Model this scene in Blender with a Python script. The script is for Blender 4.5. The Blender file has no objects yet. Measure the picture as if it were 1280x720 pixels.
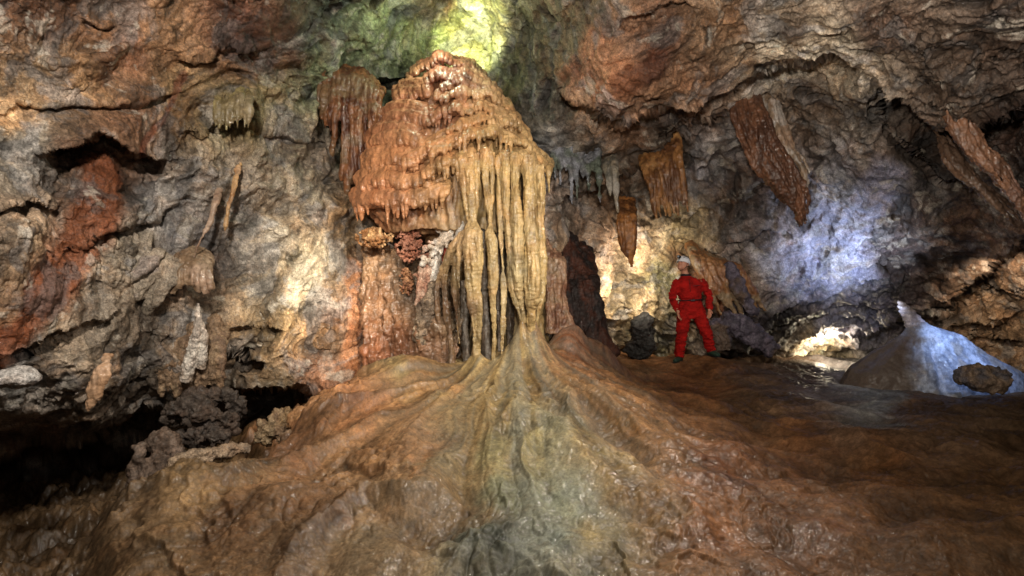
import bpy, math, random
import numpy as np
from mathutils import Vector

random.seed(7)
RS = np.random.RandomState(11)
F = 711.1            # focal length in photo pixels (20 mm on a 36 mm sensor, 1280 px wide)
CH = 1.6             # camera height
Q = 1.0              # mesh density
scene = bpy.context.scene
col = scene.collection
f32 = np.float32

def at(px, py, Y):
    """a point Y metres in front of the camera, seen at photo pixel (px, py)"""
    return ((px - 640.0) / F * Y, Y, CH + (360.0 - py) / F * Y)

def lin(h):
    h = h.lstrip('#')
    c = [int(h[i:i + 2], 16) / 255.0 for i in (0, 2, 4)]
    return [x / 12.92 if x <= 0.04045 else ((x + 0.055) / 1.055) ** 2.4 for x in c]

# ------------------------------------------------------------------ noise
PERM = RS.permutation(256).astype(np.int32)
PERM = np.concatenate([PERM, PERM, PERM])
GR = RS.normal(size=(256, 3)).astype(f32)
GR /= np.linalg.norm(GR, axis=1)[:, None]

def perlin(x, y, z):
    xi = np.floor(x).astype(np.int32); yi = np.floor(y).astype(np.int32); zi = np.floor(z).astype(np.int32)
    fx = (x - xi).astype(f32); fy = (y - yi).astype(f32); fz = (z - zi).astype(f32)
    u = fx * fx * fx * (fx * (fx * 6 - 15) + 10)
    v = fy * fy * fy * (fy * (fy * 6 - 15) + 10)
    w = fz * fz * fz * (fz * (fz * 6 - 15) + 10)
    xi &= 255; yi &= 255; zi &= 255
    out = 0
    for dx in (0, 1):
        a = PERM[xi + dx]
        wx = u if dx else 1 - u
        for dy in (0, 1):
            b = PERM[a + yi + dy]
            wy = v if dy else 1 - v
            for dz in (0, 1):
                g = GR[PERM[b + zi + dz]]
                d = g[:, 0] * (fx - dx) + g[:, 1] * (fy - dy) + g[:, 2] * (fz - dz)
                out = out + d * wx * wy * (w if dz else 1 - w)
    return out * 1.6

def fbm(P, s, o=4, gain=0.5, lac=2.03, seed=0.0, st=(1, 1, 1)):
    x, y, z = P[:, 0] * (s * st[0]) + seed, P[:, 1] * (s * st[1]) + seed * 1.7, P[:, 2] * (s * st[2]) - seed
    a, t = 1.0, 0
    for i in range(o):
        t = t + a * perlin(x, y, z)
        x = x * lac + 3.1; y = y * lac + 1.7; z = z * lac + 5.3
        a *= gain
    return t

def ridged(P, s, o=4, gain=0.55, seed=0.0, st=(1, 1, 1)):
    x, y, z = P[:, 0] * (s * st[0]) + seed, P[:, 1] * (s * st[1]) + seed * 1.7, P[:, 2] * (s * st[2]) - seed
    a, t, n = 1.0, 0, 0
    for i in range(o):
        t = t + a * (1 - np.abs(perlin(x, y, z)) * 2.0)
        n += a
        x = x * 2.07 + 3.1; y = y * 2.07 + 1.7; z = z * 2.07 + 5.3
        a *= gain
    return t / n

def worley(P, s, seed=0):
    """distance to nearest and second nearest feature point, random value of the nearest cell"""
    X = P * s + seed
    I = np.floor(X).astype(np.int32)
    Fr = (X - I).astype(f32)
    d1 = np.full(len(P), 9.0, f32); d2 = d1.copy(); cid = np.zeros(len(P), np.int32)
    I &= 255
    for dx in (-1, 0, 1):
        a = PERM[(I[:, 0] + dx) & 255]
        for dy in (-1, 0, 1):
            b = PERM[a + ((I[:, 1] + dy) & 255)]
            for dz in (-1, 0, 1):
                h = PERM[b + ((I[:, 2] + dz) & 255)]
                o = GR[h] * 0.45 + 0.5
                dd = (o[:, 0] + dx - Fr[:, 0]) ** 2 + (o[:, 1] + dy - Fr[:, 1]) ** 2 + (o[:, 2] + dz - Fr[:, 2]) ** 2
                m = dd < d1
                d2 = np.where(m, d1, np.minimum(d2, dd))
                d1 = np.where(m, dd, d1)
                cid = np.where(m, h, cid)
    return np.sqrt(d1), np.sqrt(d2), cid

def sstep(a, b, x):
    t = np.clip((x - a) / (b - a), 0, 1)
    return t * t * (3 - 2 * t)

def rbf(pts, vals, q, smooth=0.02):
    """thin plate spline through scattered points"""
    pts = np.asarray(pts, float); vals = np.asarray(vals, float)
    n = len(pts)
    def K(r2): return 0.5 * r2 * np.log(r2 + 1e-9)
    d = ((pts[:, None] - pts[None]) ** 2).sum(-1)
    A = np.zeros((n + 3, n + 3))
    A[:n, :n] = K(d) + np.eye(n) * smooth
    A[:n, n] = 1; A[:n, n + 1:] = pts; A[n, :n] = 1; A[n + 1:, :n] = pts.T
    w = np.linalg.solve(A, np.concatenate([vals, np.zeros(3)]))
    out = w[n] + q[:, 0] * w[n + 1] + q[:, 1] * w[n + 2]
    for i in range(n):
        out = out + w[i] * K((q[:, 0] - pts[i, 0]) ** 2 + (q[:, 1] - pts[i, 1]) ** 2)
    return out

def mixcol(pts, px, py, soft=14.0, power=2.2, sat=.76, tint=(1.0, .97, .86)):
    """mineral colour and painted light between the sampled spots"""
    acc = np.zeros((len(px), 3)); ws = np.zeros(len(px))
    for (x, y, h) in pts:
        w = 1.0 / ((px - x) ** 2 + (py - y) ** 2 + soft * soft) ** power * 1e6
        acc += w[:, None] * np.array(lin(h)); ws += w
    acc = acc / ws[:, None]; m = acc.mean(1)[:, None]
    return np.maximum(m + (acc - m) * sat, .004) * np.array(tint)

# ------------------------------------------------------------------ mesh building
def make_mesh(name, V, Fq, cols=None, smooth=True, wet=None):
    V = np.asarray(V, f32); Fq = np.asarray(Fq, np.int32)
    me = bpy.data.meshes.new(name)
    k = Fq.shape[1]
    me.vertices.add(len(V)); me.vertices.foreach_set('co', V.ravel())
    me.loops.add(Fq.size); me.loops.foreach_set('vertex_index', Fq.ravel())
    me.polygons.add(len(Fq))
    me.polygons.foreach_set('loop_start', np.arange(0, Fq.size, k, dtype=np.int32))
    me.polygons.foreach_set('loop_total', np.full(len(Fq), k, np.int32))
    me.update(calc_edges=True)
    me.polygons.foreach_set('use_smooth', np.full(len(Fq), smooth))
    if cols is not None: set_col(me, cols, wet)
    me.validate()
    return me

def set_col(me, cols, wet=None):
    a = me.color_attributes.new('Col', 'FLOAT_COLOR', 'POINT')
    c = np.ones((len(me.vertices), 4), f32); c[:, :3] = np.clip(cols, 0.002, 0.95)
    if wet is not None: c[:, 3] = wet
    a.data.foreach_set('color', c.ravel())

def tag(o, label=None, cat=None, group=None, kind=None):
    if label: o['label'] = label
    if cat: o['category'] = cat
    if group: o['group'] = group
    if kind: o['kind'] = kind
    return o

def link(name, me, mat, parent=None):
    o = bpy.data.objects.new(name, me); col.objects.link(o)
    if mat: me.materials.clear(); me.materials.append(mat)
    if parent is not None:
        o.parent = parent
    return o

def empty(name, loc):
    o = bpy.data.objects.new(name, None); col.objects.link(o)
    o.location = loc; o.empty_display_size = 0.2
    return o

class Soup:
    def __init__(s): s.V = []; s.T = []; s.n = 0
    def ring_loft(s, rings):
        """closed loft through rings (each k x 3)"""
        k = len(rings[0]); base = s.n
        V = np.concatenate([np.asarray(r, float) for r in rings] + [[np.mean(rings[0], 0)], [np.mean(rings[-1], 0)]])
        T = []
        m = len(rings)
        for i in range(m - 1):
            for j in range(k):
                a = i * k + j; b = i * k + (j + 1) % k
                T.append((a, b, b + k)); T.append((a, b + k, a + k))
        c0, c1 = m * k, m * k + 1
        for j in range(k):
            T.append((j, c0, (j + 1) % k))
            T.append(((m - 1) * k + j, (m - 1) * k + (j + 1) % k, c1))
        s.V.append(V); s.T.append(np.array(T) + base); s.n += len(V)
    def tube(s, pts, radii, k=10, flat=None, side=(1, 0, 0), sub=4):
        """tapering tube along points; flat = depth/width ratio; radii interpolated smoothly"""
        P = np.array(pts, float); R = np.array(radii, float)
        m = len(P)
        if sub > 1 and m > 2:
            t = np.arange(m); tt = np.linspace(0, m - 1, (m - 1) * sub + 1)
            PP = []
            for q in tt:
                i = min(int(q), m - 2); u = q - i
                p0 = P[max(i - 1, 0)]; p1 = P[i]; p2 = P[i + 1]; p3 = P[min(i + 2, m - 1)]
                PP.append(0.5 * ((2 * p1) + (-p0 + p2) * u + (2 * p0 - 5 * p1 + 4 * p2 - p3) * u * u + (-p0 + 3 * p1 - 3 * p2 + p3) * u ** 3))
            R = np.interp(tt, t, R); P = np.array(PP)
        m = len(P)
        rings = []
        side = np.array(side, float)
        for i in range(m):
            d = P[min(i + 1, m - 1)] - P[max(i - 1, 0)]
            d /= np.linalg.norm(d) + 1e-9
            a = side - d * side.dot(d)
            if np.linalg.norm(a) < 1e-3: a = np.array((0, 1, 0)) - d * d[1]
            a /= np.linalg.norm(a); b = np.cross(d, a)
            ang = np.linspace(0, 2 * np.pi, k, endpoint=False)
            r = R[i]; fl = flat if flat else 1.0
            rings.append(P[i] + np.outer(np.cos(ang) * r, a) + np.outer(np.sin(ang) * r * fl, b))
        s.ring_loft(rings)
    def ball(s, c, r, k=14):
        r = np.array(r, float) * np.ones(3); c = np.array(c, float)
        rings = []
        for i in range(1, k // 2 + 3):
            ph = math.pi * i / (k // 2 + 3)
            ang = np.linspace(0, 2 * np.pi, k, endpoint=False)
            rings.append(c + np.stack([np.cos(ang) * math.sin(ph) * r[0], np.sin(ang) * math.sin(ph) * r[1], np.full(k, math.cos(ph) * r[2])], 1))
        s.ring_loft(rings)
    def mesh(s):
        return make_mesh('tmp', np.concatenate(s.V), np.concatenate(s.T))

def normals(me):
    n = np.zeros(len(me.vertices) * 3, f32)
    me.vertices.foreach_get('normal', n)
    return n.reshape(-1, 3)

def coords(me):
    n = np.zeros(len(me.vertices) * 3, f32)
    me.vertices.foreach_get('co', n)
    return n.reshape(-1, 3)

def organic(name, soup, voxel, mat, parent=None, smooth=2, disp=None, color=None, factor=0.5):
    """fuse the pieces of the soup into one continuous skin, roughen and colour it"""
    tmp = bpy.data.objects.new('tmp', soup.mesh()); col.objects.link(tmp)
    m = tmp.modifiers.new('r', 'REMESH'); m.mode = 'VOXEL'; m.voxel_size = voxel; m.use_smooth_shade = True
    if smooth:
        k = tmp.modifiers.new('s', 'SMOOTH'); k.factor = factor; k.iterations = smooth
    dg = bpy.context.evaluated_depsgraph_get()
    me = bpy.data.meshes.new_from_object(tmp.evaluated_get(dg))
    old = tmp.data; bpy.data.objects.remove(tmp); bpy.data.meshes.remove(old)
    me.name = name
    P = coords(me)
    if disp is not None:
        P = P + normals(me) * disp(P)[:, None]
        me.vertices.foreach_set('co', P.astype(f32).ravel()); me.update()
    if color is not None: set_col(me, color(P, normals(me)))
    me.polygons.foreach_set('use_smooth', np.ones(len(me.polygons), bool))
    if parent is not None:
        off = np.array(parent.matrix_world.translation if parent.parent is None and False else world_loc(parent), f32)
        me.vertices.foreach_set('co', (P - off).astype(f32).ravel()); me.update()
    return link(name, me, mat, parent)

def world_loc(o):
    v = Vector(o.location)
    while o.parent is not None:
        o = o.parent; v = v + Vector(o.location)
    return v

def topx(P):
    Y = np.maximum(P[:, 1], 0.3)
    return 640 + P[:, 0] / Y * F, 360 - (P[:, 2] - CH) / Y * F

# ------------------------------------------------------------------ materials
def rock_material(name, rough=(0.5, 0.85), bumps=((9, .5), (38, .35), (120, .2)), bump_dist=0.03, vary=0.35, coat=0.0, spec=0.4, st=(1, 1, 1), speck=0.0, sss=0.0, grit=.3):
    m = bpy.data.materials.new(name); m.use_nodes = True
    nt = m.node_tree; N = nt.nodes; L = nt.links
    bs = N['Principled BSDF']
    tc = N.new('ShaderNodeTexCoord'); mp = N.new('ShaderNodeMapping'); mp.inputs['Scale'].default_value = st
    L.new(tc.outputs['Object'], mp.inputs['Vector'])
    at_ = N.new('ShaderNodeAttribute'); at_.attribute_name = 'Col'
    n1 = N.new('ShaderNodeTexNoise'); n1.inputs['Scale'].default_value = 14; n1.inputs['Detail'].default_value = 9; n1.inputs['Roughness'].default_value = .68
    L.new(mp.outputs['Vector'], n1.inputs['Vector'])
    r1 = N.new('ShaderNodeMapRange'); r1.inputs['From Min'].default_value = .3; r1.inputs['From Max'].default_value = .72
    r1.inputs['To Min'].default_value = 1 - vary; r1.inputs['To Max'].default_value = 1 + vary
    L.new(n1.outputs['Fac'], r1.inputs['Value'])
    mx = N.new('ShaderNodeVectorMath'); mx.operation = 'SCALE'
    L.new(at_.outputs['Color'], mx.inputs[0]); L.new(r1.outputs['Result'], mx.inputs['Scale'])
    last = mx.outputs['Vector']
    # iron stain, fine
    n3 = N.new('ShaderNodeTexNoise'); n3.inputs['Scale'].default_value = 4.3; n3.inputs['Detail'].default_value = 8; n3.inputs['Roughness'].default_value = .7
    L.new(mp.outputs['Vector'], n3.inputs['Vector'])
    r3 = N.new('ShaderNodeMapRange'); r3.inputs['From Min'].default_value = .5; r3.inputs['From Max'].default_value = .68; r3.inputs['To Max'].default_value = .55
    L.new(n3.outputs['Fac'], r3.inputs['Value'])
    mm = N.new('ShaderNodeMix'); mm.data_type = 'RGBA'; mm.blend_type = 'MULTIPLY'
    L.new(r3.outputs['Result'], mm.inputs['Factor']); L.new(last, mm.inputs['A']); mm.inputs['B'].default_value = (1.0, .8, .66, 1)
    L.new(mm.outputs['Result'], bs.inputs['Base Color'])
    nv = N.new('ShaderNodeTexNoise'); nv.inputs['Scale'].default_value = 55; nv.inputs['Detail'].default_value = 6; nv.inputs['Roughness'].default_value = .75
    L.new(mp.outputs['Vector'], nv.inputs['Vector'])
    rv = N.new('ShaderNodeMapRange'); rv.inputs['From Min'].default_value = .36; rv.inputs['From Max'].default_value = .6; rv.inputs['To Min'].default_value = 1 - grit; rv.inputs['To Max'].default_value = 1.12
    L.new(nv.outputs['Fac'], rv.inputs['Value'])
    sv = N.new('ShaderNodeVectorMath'); sv.operation = 'SCALE'; L.new(mm.outputs['Result'], sv.inputs[0]); L.new(rv.outputs['Result'], sv.inputs['Scale'])
    L.new(sv.outputs['Vector'], bs.inputs['Base Color'])
    # roughness
    n2 = N.new('ShaderNodeTexNoise'); n2.inputs['Scale'].default_value = 22; n2.inputs['Detail'].default_value = 5
    L.new(mp.outputs['Vector'], n2.inputs['Vector'])
    r2 = N.new('ShaderNodeMapRange'); r2.inputs['From Min'].default_value = .35; r2.inputs['From Max'].default_value = .65
    r2.inputs['To Min'].default_value = rough[0]; r2.inputs['To Max'].default_value = rough[1]
    L.new(n2.outputs['Fac'], r2.inputs['Value']); L.new(r2.outputs['Result'], bs.inputs['Roughness'])
    bs.inputs['Specular IOR Level'].default_value = spec
    prev = None
    for i, (s, a) in enumerate(bumps):
        n = N.new('ShaderNodeTexNoise'); n.inputs['Scale'].default_value = s; n.inputs['Detail'].default_value = 6 if i < 2 else 3
        n.inputs['Roughness'].default_value = .62
        if i == 0 : n.noise_type = 'RIDGED_MULTIFRACTAL' if False else 'FBM'
        L.new(mp.outputs['Vector'], n.inputs['Vector'])
        b = N.new('ShaderNodeBump'); b.inputs['Strength'].default_value = a; b.inputs['Distance'].default_value = bump_dist * 9 / s ** .75
        L.new(n.outputs['Fac'], b.inputs['Height'])
        if prev: L.new(prev, b.inputs['Normal'])
        prev = b.outputs['Normal']
        if i == 0: coarse = prev
    if speck:   # calcite crystals that catch the lamps
        v = N.new('ShaderNodeTexVoronoi'); v.inputs['Scale'].default_value = speck
        L.new(tc.outputs['Object'], v.inputs['Vector'])
        b = N.new('ShaderNodeBump'); b.inputs['Strength'].default_value = .35; b.inputs['Distance'].default_value = .01
        L.new(v.outputs['Distance'], b.inputs['Height']); L.new(coarse, b.inputs['Normal'])
        prev2 = b.outputs['Normal']
    else: prev2 = prev
    L.new(prev, bs.inputs['Normal'])
    if coat:
        n4 = N.new('ShaderNodeTexNoise'); n4.inputs['Scale'].default_value = 3.2; n4.inputs['Detail'].default_value = 6; n4.inputs['Roughness'].default_value = .7
        L.new(tc.outputs['Object'], n4.inputs['Vector'])
        r4 = N.new('ShaderNodeMapRange'); r4.inputs['From Min'].default_value = .42; r4.inputs['From Max'].default_value = .62; r4.inputs['To Max'].default_value = coat
        wm = N.new('ShaderNodeMath'); wm.operation = 'MULTIPLY'; L.new(n4.outputs['Fac'], r4.inputs['Value']); L.new(r4.outputs['Result'], wm.inputs[0]); L.new(at_.outputs['Alpha'], wm.inputs[1]); L.new(wm.outputs['Value'], bs.inputs['Coat Weight'])
        ws = N.new('ShaderNodeMath'); ws.operation = 'MULTIPLY_ADD'; L.new(at_.outputs['Alpha'], ws.inputs[0]); ws.inputs[1].default_value = spec * .75; ws.inputs[2].default_value = spec * .25; L.new(ws.outputs['Value'], bs.inputs['Specular IOR Level'])
        bs.inputs['Coat Roughness'].default_value = .12
        L.new(prev2, bs.inputs['Coat Normal'])
    if sss:
        bs.inputs['Subsurface Weight'].default_value = sss
        bs.inputs['Subsurface Radius'].default_value = (.05, .025, .012)
        bs.inputs['Subsurface Scale'].default_value = .5
    return m

def plain(name, c, rough=.6, spec=.4, bump=0, scale=60, emis=None, vary=.15):
    m = bpy.data.materials.new(name); m.use_nodes = True
    N = m.node_tree.nodes; L = m.node_tree.links; bs = N['Principled BSDF']
    c = lin(c) if isinstance(c, str) else c
    tc = N.new('ShaderNodeTexCoord'); n = N.new('ShaderNodeTexNoise'); n.inputs['Scale'].default_value = scale * .3; n.inputs['Detail'].default_value = 5
    L.new(tc.outputs['Object'], n.inputs['Vector'])
    r = N.new('ShaderNodeMapRange'); r.inputs['From Min'].default_value = .3; r.inputs['From Max'].default_value = .7
    r.inputs['To Min'].default_value = 1 - vary; r.inputs['To Max'].default_value = 1 + vary
    L.new(n.outputs['Fac'], r.inputs['Value'])
    s = N.new('ShaderNodeVectorMath'); s.operation = 'SCALE'; s.inputs[0].default_value = c
    L.new(r.outputs['Result'], s.inputs['Scale']); L.new(s.outputs['Vector'], bs.inputs['Base Color'])
    bs.inputs['Roughness'].default_value = rough; bs.inputs['Specular IOR Level'].default_value = spec
    if bump:
        n2 = N.new('ShaderNodeTexNoise'); n2.inputs['Scale'].default_value = scale; L.new(tc.outputs['Object'], n2.inputs['Vector'])
        b = N.new('ShaderNodeBump'); b.inputs['Strength'].default_value = bump; b.inputs['Distance'].default_value = .01
        L.new(n2.outputs['Fac'], b.inputs['Height']); L.new(b.outputs['Normal'], bs.inputs['Normal'])
    if emis:
        bs.inputs['Emission Color'].default_value = (*lin(emis[0]), 1); bs.inputs['Emission Strength'].default_value = emis[1]
    return m

M_ROCK = rock_material('limestone_rock', rough=(.5, .85), bumps=((11, .7), (40, .55), (130, .35)), bump_dist=.03, vary=.42, coat=.25, grit=.6)
M_FLOW = rock_material('wet_flowstone', rough=(.32, .6), bumps=((14, .35), (45, .4), (140, .3)), bump_dist=.018, vary=.22, coat=.9, speck=80, grit=.2)
M_FLOOR = rock_material('wet_flowstone_floor', rough=(.42, .72), bumps=((14, .25), (40, .4), (120, .4)), bump_dist=.017, vary=.26, coat=.6, spec=.35, speck=60, grit=.35)
M_BLUE = rock_material('pale_calcite', rough=(.4, .65), bumps=((12, .3), (60, .3), (140, .2)), bump_dist=.015, vary=.12, coat=.3)

# ------------------------------------------------------------------ the cave shell
def axis(a, lo, hi, b, step, outer):
    mid = np.arange(lo, hi + .1, step)
    n1 = int((lo - a) / outer); n2 = int((b - hi) / outer)
    return np.concatenate([np.linspace(a, lo, n1, endpoint=False), mid, np.linspace(hi, b, n2 + 1)[1:] + (mid[-1] - hi)])

DEPTH = [
 (-400,-500,3.0),(0,-500,3.4),(640,-500,3.8),(1280,-500,3.8),(1680,-500,3.2),
 (-400,-200,3.2),(0,-200,4.2),(640,-200,5.2),(1000,-200,5.0),(1680,-200,3.8),
 (-400,0,3.2),(0,0,4.8),(200,0,5.8),(400,0,7.0),(480,0,7.8),(560,0,9.1),(620,0,8.8),(600,-60,7.6),(700,0,6.9),(850,0,6.0),(1000,0,5.8),(1150,0,5.6),(1280,0,5.2),(1680,0,4),
 (0,100,5.0),(200,100,6.3),(380,90,7.7),(440,90,8.6),(520,70,9.3),(600,100,9.1),(680,100,8.0),(780,100,6.9),(900,90,6.9),(1000,80,6.8),(1150,100,6.4),(1280,100,6.2),
 (740,140,7.4),(850,150,7.5),(800,200,9.1),(900,200,9.2),(960,140,8.4),(1050,150,8.0),(1150,180,7.6),(1280,220,7.4),
 (0,200,4.9),(100,200,5.5),(200,200,6.4),(350,200,7.6),(430,200,8.5),(700,200,8.7),
 (-400,300,3.0),(0,300,4.7),(100,300,5.5),(200,300,6.6),(300,300,7.4),(400,300,8.1),(450,300,8.5),(560,300,8.9),(700,300,8.9),(740,300,9.6),(800,300,10.2),(900,300,10.3),(960,300,10.0),(1050,280,9.6),(1150,290,9.2),(1280,290,8.2),(1680,300,5),
 (0,400,4.8),(100,400,5.6),(200,400,6.7),(300,400,7.4),(400,400,8.0),(470,400,8.4),(560,400,8.9),(690,400,9.2),(760,400,10.6),(830,400,11),(900,400,11),(960,400,11),(1030,400,12),(1100,400,11.6),(1200,380,11.0),(1280,380,10.5),(1680,400,7),
 (1030,440,13.5),(1280,440,12),(1160,440,12),
 (-400,450,3.2),(0,470,5.0),(100,480,5.8),(200,480,6.9),(300,480,7.7),(400,480,8.1),(0,560,6.5),(100,560,7.2),(200,560,8.0),(300,540,8.3),(-400,600,4),
 (0,650,8),(150,620,8.5),(400,600,9.5),(640,560,11),(900,560,13),(1280,560,14),
 (0,760,8.5),(640,760,12),(1280,760,14),(-400,760,5),(1680,760,8),
]
# overhanging edges: polyline, how far the rock steps back below it, how quickly it comes forward again (px)
LEDGES = [
 ([(690,112),(740,138),(800,150),(870,142),(915,112),(960,95),(1060,82)], .75, 95),
 ([(690,262),(770,228),(850,168),(915,132)], .5, 38),
 ([(1095,100),(1150,150),(1180,165),(1230,158),(1300,128)], .9, 45),
 ([(742,292),(800,283),(890,268)], .22, 10),
 ([(1080,420),(1130,398),(1180,388),(1235,345),(1300,285)], 1.2, 60),
 ([(775,27),(815,20),(858,3)], .45, 14),
 ([(50,200),(90,188),(130,170),(180,186),(206,205)], .75, 42),
 ([(-40,262),(30,250),(75,243)], .22, 12),
 ([(90,314),(135,296),(178,284),(210,262)], .25, 14),
 ([(400,88),(440,96),(500,90)], 1.0, 24),
 ([(190,335),(212,322),(245,322),(262,310)], .3, 12),
 ([(-60,572),(60,566),(110,545),(170,522),(240,500),(330,484),(410,488)], 1.3, 110),
 ([(230,168),(262,166),(305,160)], .2, 14),
 ([(310,162),(360,172),(420,182)], .2, 14),
 ([(0,450),(60,430),(110,405),(150,380)], .22, 10),
 ([(170,375),(200,360),(225,345)], .2, 10),
 ([(95,22),(140,28)], .15, 6),
 ([(938,90),(985,88),(1030,86),(1064,80)], .45, 22),
 ([(1195,408),(1240,402),(1300,392)], .5, 9), ([(1180,428),(1240,424),(1300,420)], .5, 9), ([(1150,380),(1230,372),(1300,352)], .3, 8),
 ([(60,80),(120,66),(150,50)], -.18, 14),
 ([(0,140),(80,135),(160,125),(230,110)], .14, 14),
 ([(220,68),(290,58),(330,60)], .2, 12),
 ([(265,420),(300,405),(350,415)], .15, 12),
 ([(240,460),(290,440),(330,450)], .2, 14),
 ([(850,305),(880,312),(930,300),(960,310)], .2, 10),
 ([(1100,140),(1160,215),(1230,260)], .3, 20),
 ([(1040,330),(1100,290),(1160,300)], .2, 20),
 ([(900,330),(960,290),(1000,300)], .2, 16),
 ([(720,318),(760,316),(790,300)], .2, 10),
]
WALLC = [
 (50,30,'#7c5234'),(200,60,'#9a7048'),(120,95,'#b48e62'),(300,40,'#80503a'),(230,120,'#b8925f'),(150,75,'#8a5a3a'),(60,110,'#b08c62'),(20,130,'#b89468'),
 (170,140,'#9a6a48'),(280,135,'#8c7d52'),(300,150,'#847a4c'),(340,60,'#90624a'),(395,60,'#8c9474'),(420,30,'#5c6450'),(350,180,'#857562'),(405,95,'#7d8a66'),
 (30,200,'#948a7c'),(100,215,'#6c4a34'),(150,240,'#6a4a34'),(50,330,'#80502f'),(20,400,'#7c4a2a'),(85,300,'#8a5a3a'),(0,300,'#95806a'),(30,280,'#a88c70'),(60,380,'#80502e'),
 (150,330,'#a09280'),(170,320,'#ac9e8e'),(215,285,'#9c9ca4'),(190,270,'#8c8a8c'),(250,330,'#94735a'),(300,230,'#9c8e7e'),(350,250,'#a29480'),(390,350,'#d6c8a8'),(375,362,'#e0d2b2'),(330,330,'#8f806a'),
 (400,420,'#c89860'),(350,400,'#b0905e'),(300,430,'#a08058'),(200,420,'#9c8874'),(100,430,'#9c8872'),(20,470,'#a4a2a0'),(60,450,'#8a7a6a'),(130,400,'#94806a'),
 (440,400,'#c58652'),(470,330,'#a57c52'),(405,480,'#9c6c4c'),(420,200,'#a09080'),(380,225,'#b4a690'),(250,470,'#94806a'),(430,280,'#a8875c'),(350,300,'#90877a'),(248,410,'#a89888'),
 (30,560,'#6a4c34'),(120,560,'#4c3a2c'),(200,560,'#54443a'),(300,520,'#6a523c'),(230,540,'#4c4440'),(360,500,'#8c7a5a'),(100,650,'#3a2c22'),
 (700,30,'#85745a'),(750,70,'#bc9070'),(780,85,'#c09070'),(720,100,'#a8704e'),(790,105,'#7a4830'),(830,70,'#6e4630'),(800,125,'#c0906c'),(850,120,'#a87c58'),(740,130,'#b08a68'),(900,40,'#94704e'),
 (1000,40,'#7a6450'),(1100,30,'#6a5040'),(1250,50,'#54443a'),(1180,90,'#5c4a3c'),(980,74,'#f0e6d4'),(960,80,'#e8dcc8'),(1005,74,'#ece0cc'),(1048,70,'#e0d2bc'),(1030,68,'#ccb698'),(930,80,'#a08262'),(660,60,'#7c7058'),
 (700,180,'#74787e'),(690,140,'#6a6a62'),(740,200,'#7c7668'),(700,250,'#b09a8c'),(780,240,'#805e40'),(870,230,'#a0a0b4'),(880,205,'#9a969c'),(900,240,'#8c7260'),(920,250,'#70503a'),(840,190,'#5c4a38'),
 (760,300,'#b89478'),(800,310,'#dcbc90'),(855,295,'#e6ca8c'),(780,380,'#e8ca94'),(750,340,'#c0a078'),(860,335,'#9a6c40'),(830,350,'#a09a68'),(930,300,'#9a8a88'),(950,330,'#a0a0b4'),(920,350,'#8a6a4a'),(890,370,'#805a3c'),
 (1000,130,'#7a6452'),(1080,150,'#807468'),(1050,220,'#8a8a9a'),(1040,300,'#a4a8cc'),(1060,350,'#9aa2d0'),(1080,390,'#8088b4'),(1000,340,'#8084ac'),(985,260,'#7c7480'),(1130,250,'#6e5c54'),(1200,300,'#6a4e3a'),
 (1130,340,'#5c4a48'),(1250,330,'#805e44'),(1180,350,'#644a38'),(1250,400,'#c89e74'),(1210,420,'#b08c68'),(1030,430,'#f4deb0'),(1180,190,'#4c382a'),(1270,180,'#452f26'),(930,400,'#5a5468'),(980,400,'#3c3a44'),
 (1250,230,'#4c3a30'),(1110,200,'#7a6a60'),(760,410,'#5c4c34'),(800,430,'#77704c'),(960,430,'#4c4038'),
 (450,40,'#78805c'),(500,30,'#9cae74'),(530,50,'#98aa70'),(590,30,'#eef29c'),(575,60,'#e8ec94'),(605,60,'#e8ee9c'),(600,85,'#d8e090'),(560,25,'#a8b070'),(480,70,'#7e8c66'),(650,40,'#867a5c'),(635,90,'#6a6450'),(550,0,'#7c5c4a'),(520,8,'#786450'),(460,85,'#4c5444'),  # yellow-green roof rock, with its lamp pool also put into the colour
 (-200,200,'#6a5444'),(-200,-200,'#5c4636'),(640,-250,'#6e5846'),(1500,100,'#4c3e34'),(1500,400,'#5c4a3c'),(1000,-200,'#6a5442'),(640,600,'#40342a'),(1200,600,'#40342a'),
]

STAINS = [  # mineral streaks: centre line, half width, colour
 ([(125,215),(110,300),(60,370),(-10,440)], 34, '#80492a', .85), ([(40,300),(0,390)], 20, '#a88e70', .5),
 ([(232,90),(205,150),(180,190)], 6, '#74402a', .7), ([(175,330),(130,400),(90,450)], 16, '#a49684', .5),
 ([(248,385),(240,430),(228,480)], 7, '#d4ccc0', .8), ([(390,345),(370,365)], 22, '#d8ccb4', .5),
 ([(445,330),(440,480)], 12, '#b8794c', .6), ([(470,310),(468,460)], 9, '#8c6040', .5), ([(1110,220),(1060,300),(1040,400)], 26, '#a4a8c4', .6), ([(1030,260),(1010,330)], 14, '#9ca0bc', .6),
 ([(870,340),(905,400)], 6, '#9c5c30', .5), ([(700,290),(715,330)], 14, '#b89c80', .5), ([(740,60),(790,90),(760,120)], 26, '#c48a64', .5), ([(780,95),(830,80)], 18, '#5c3424', .6)]
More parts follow.
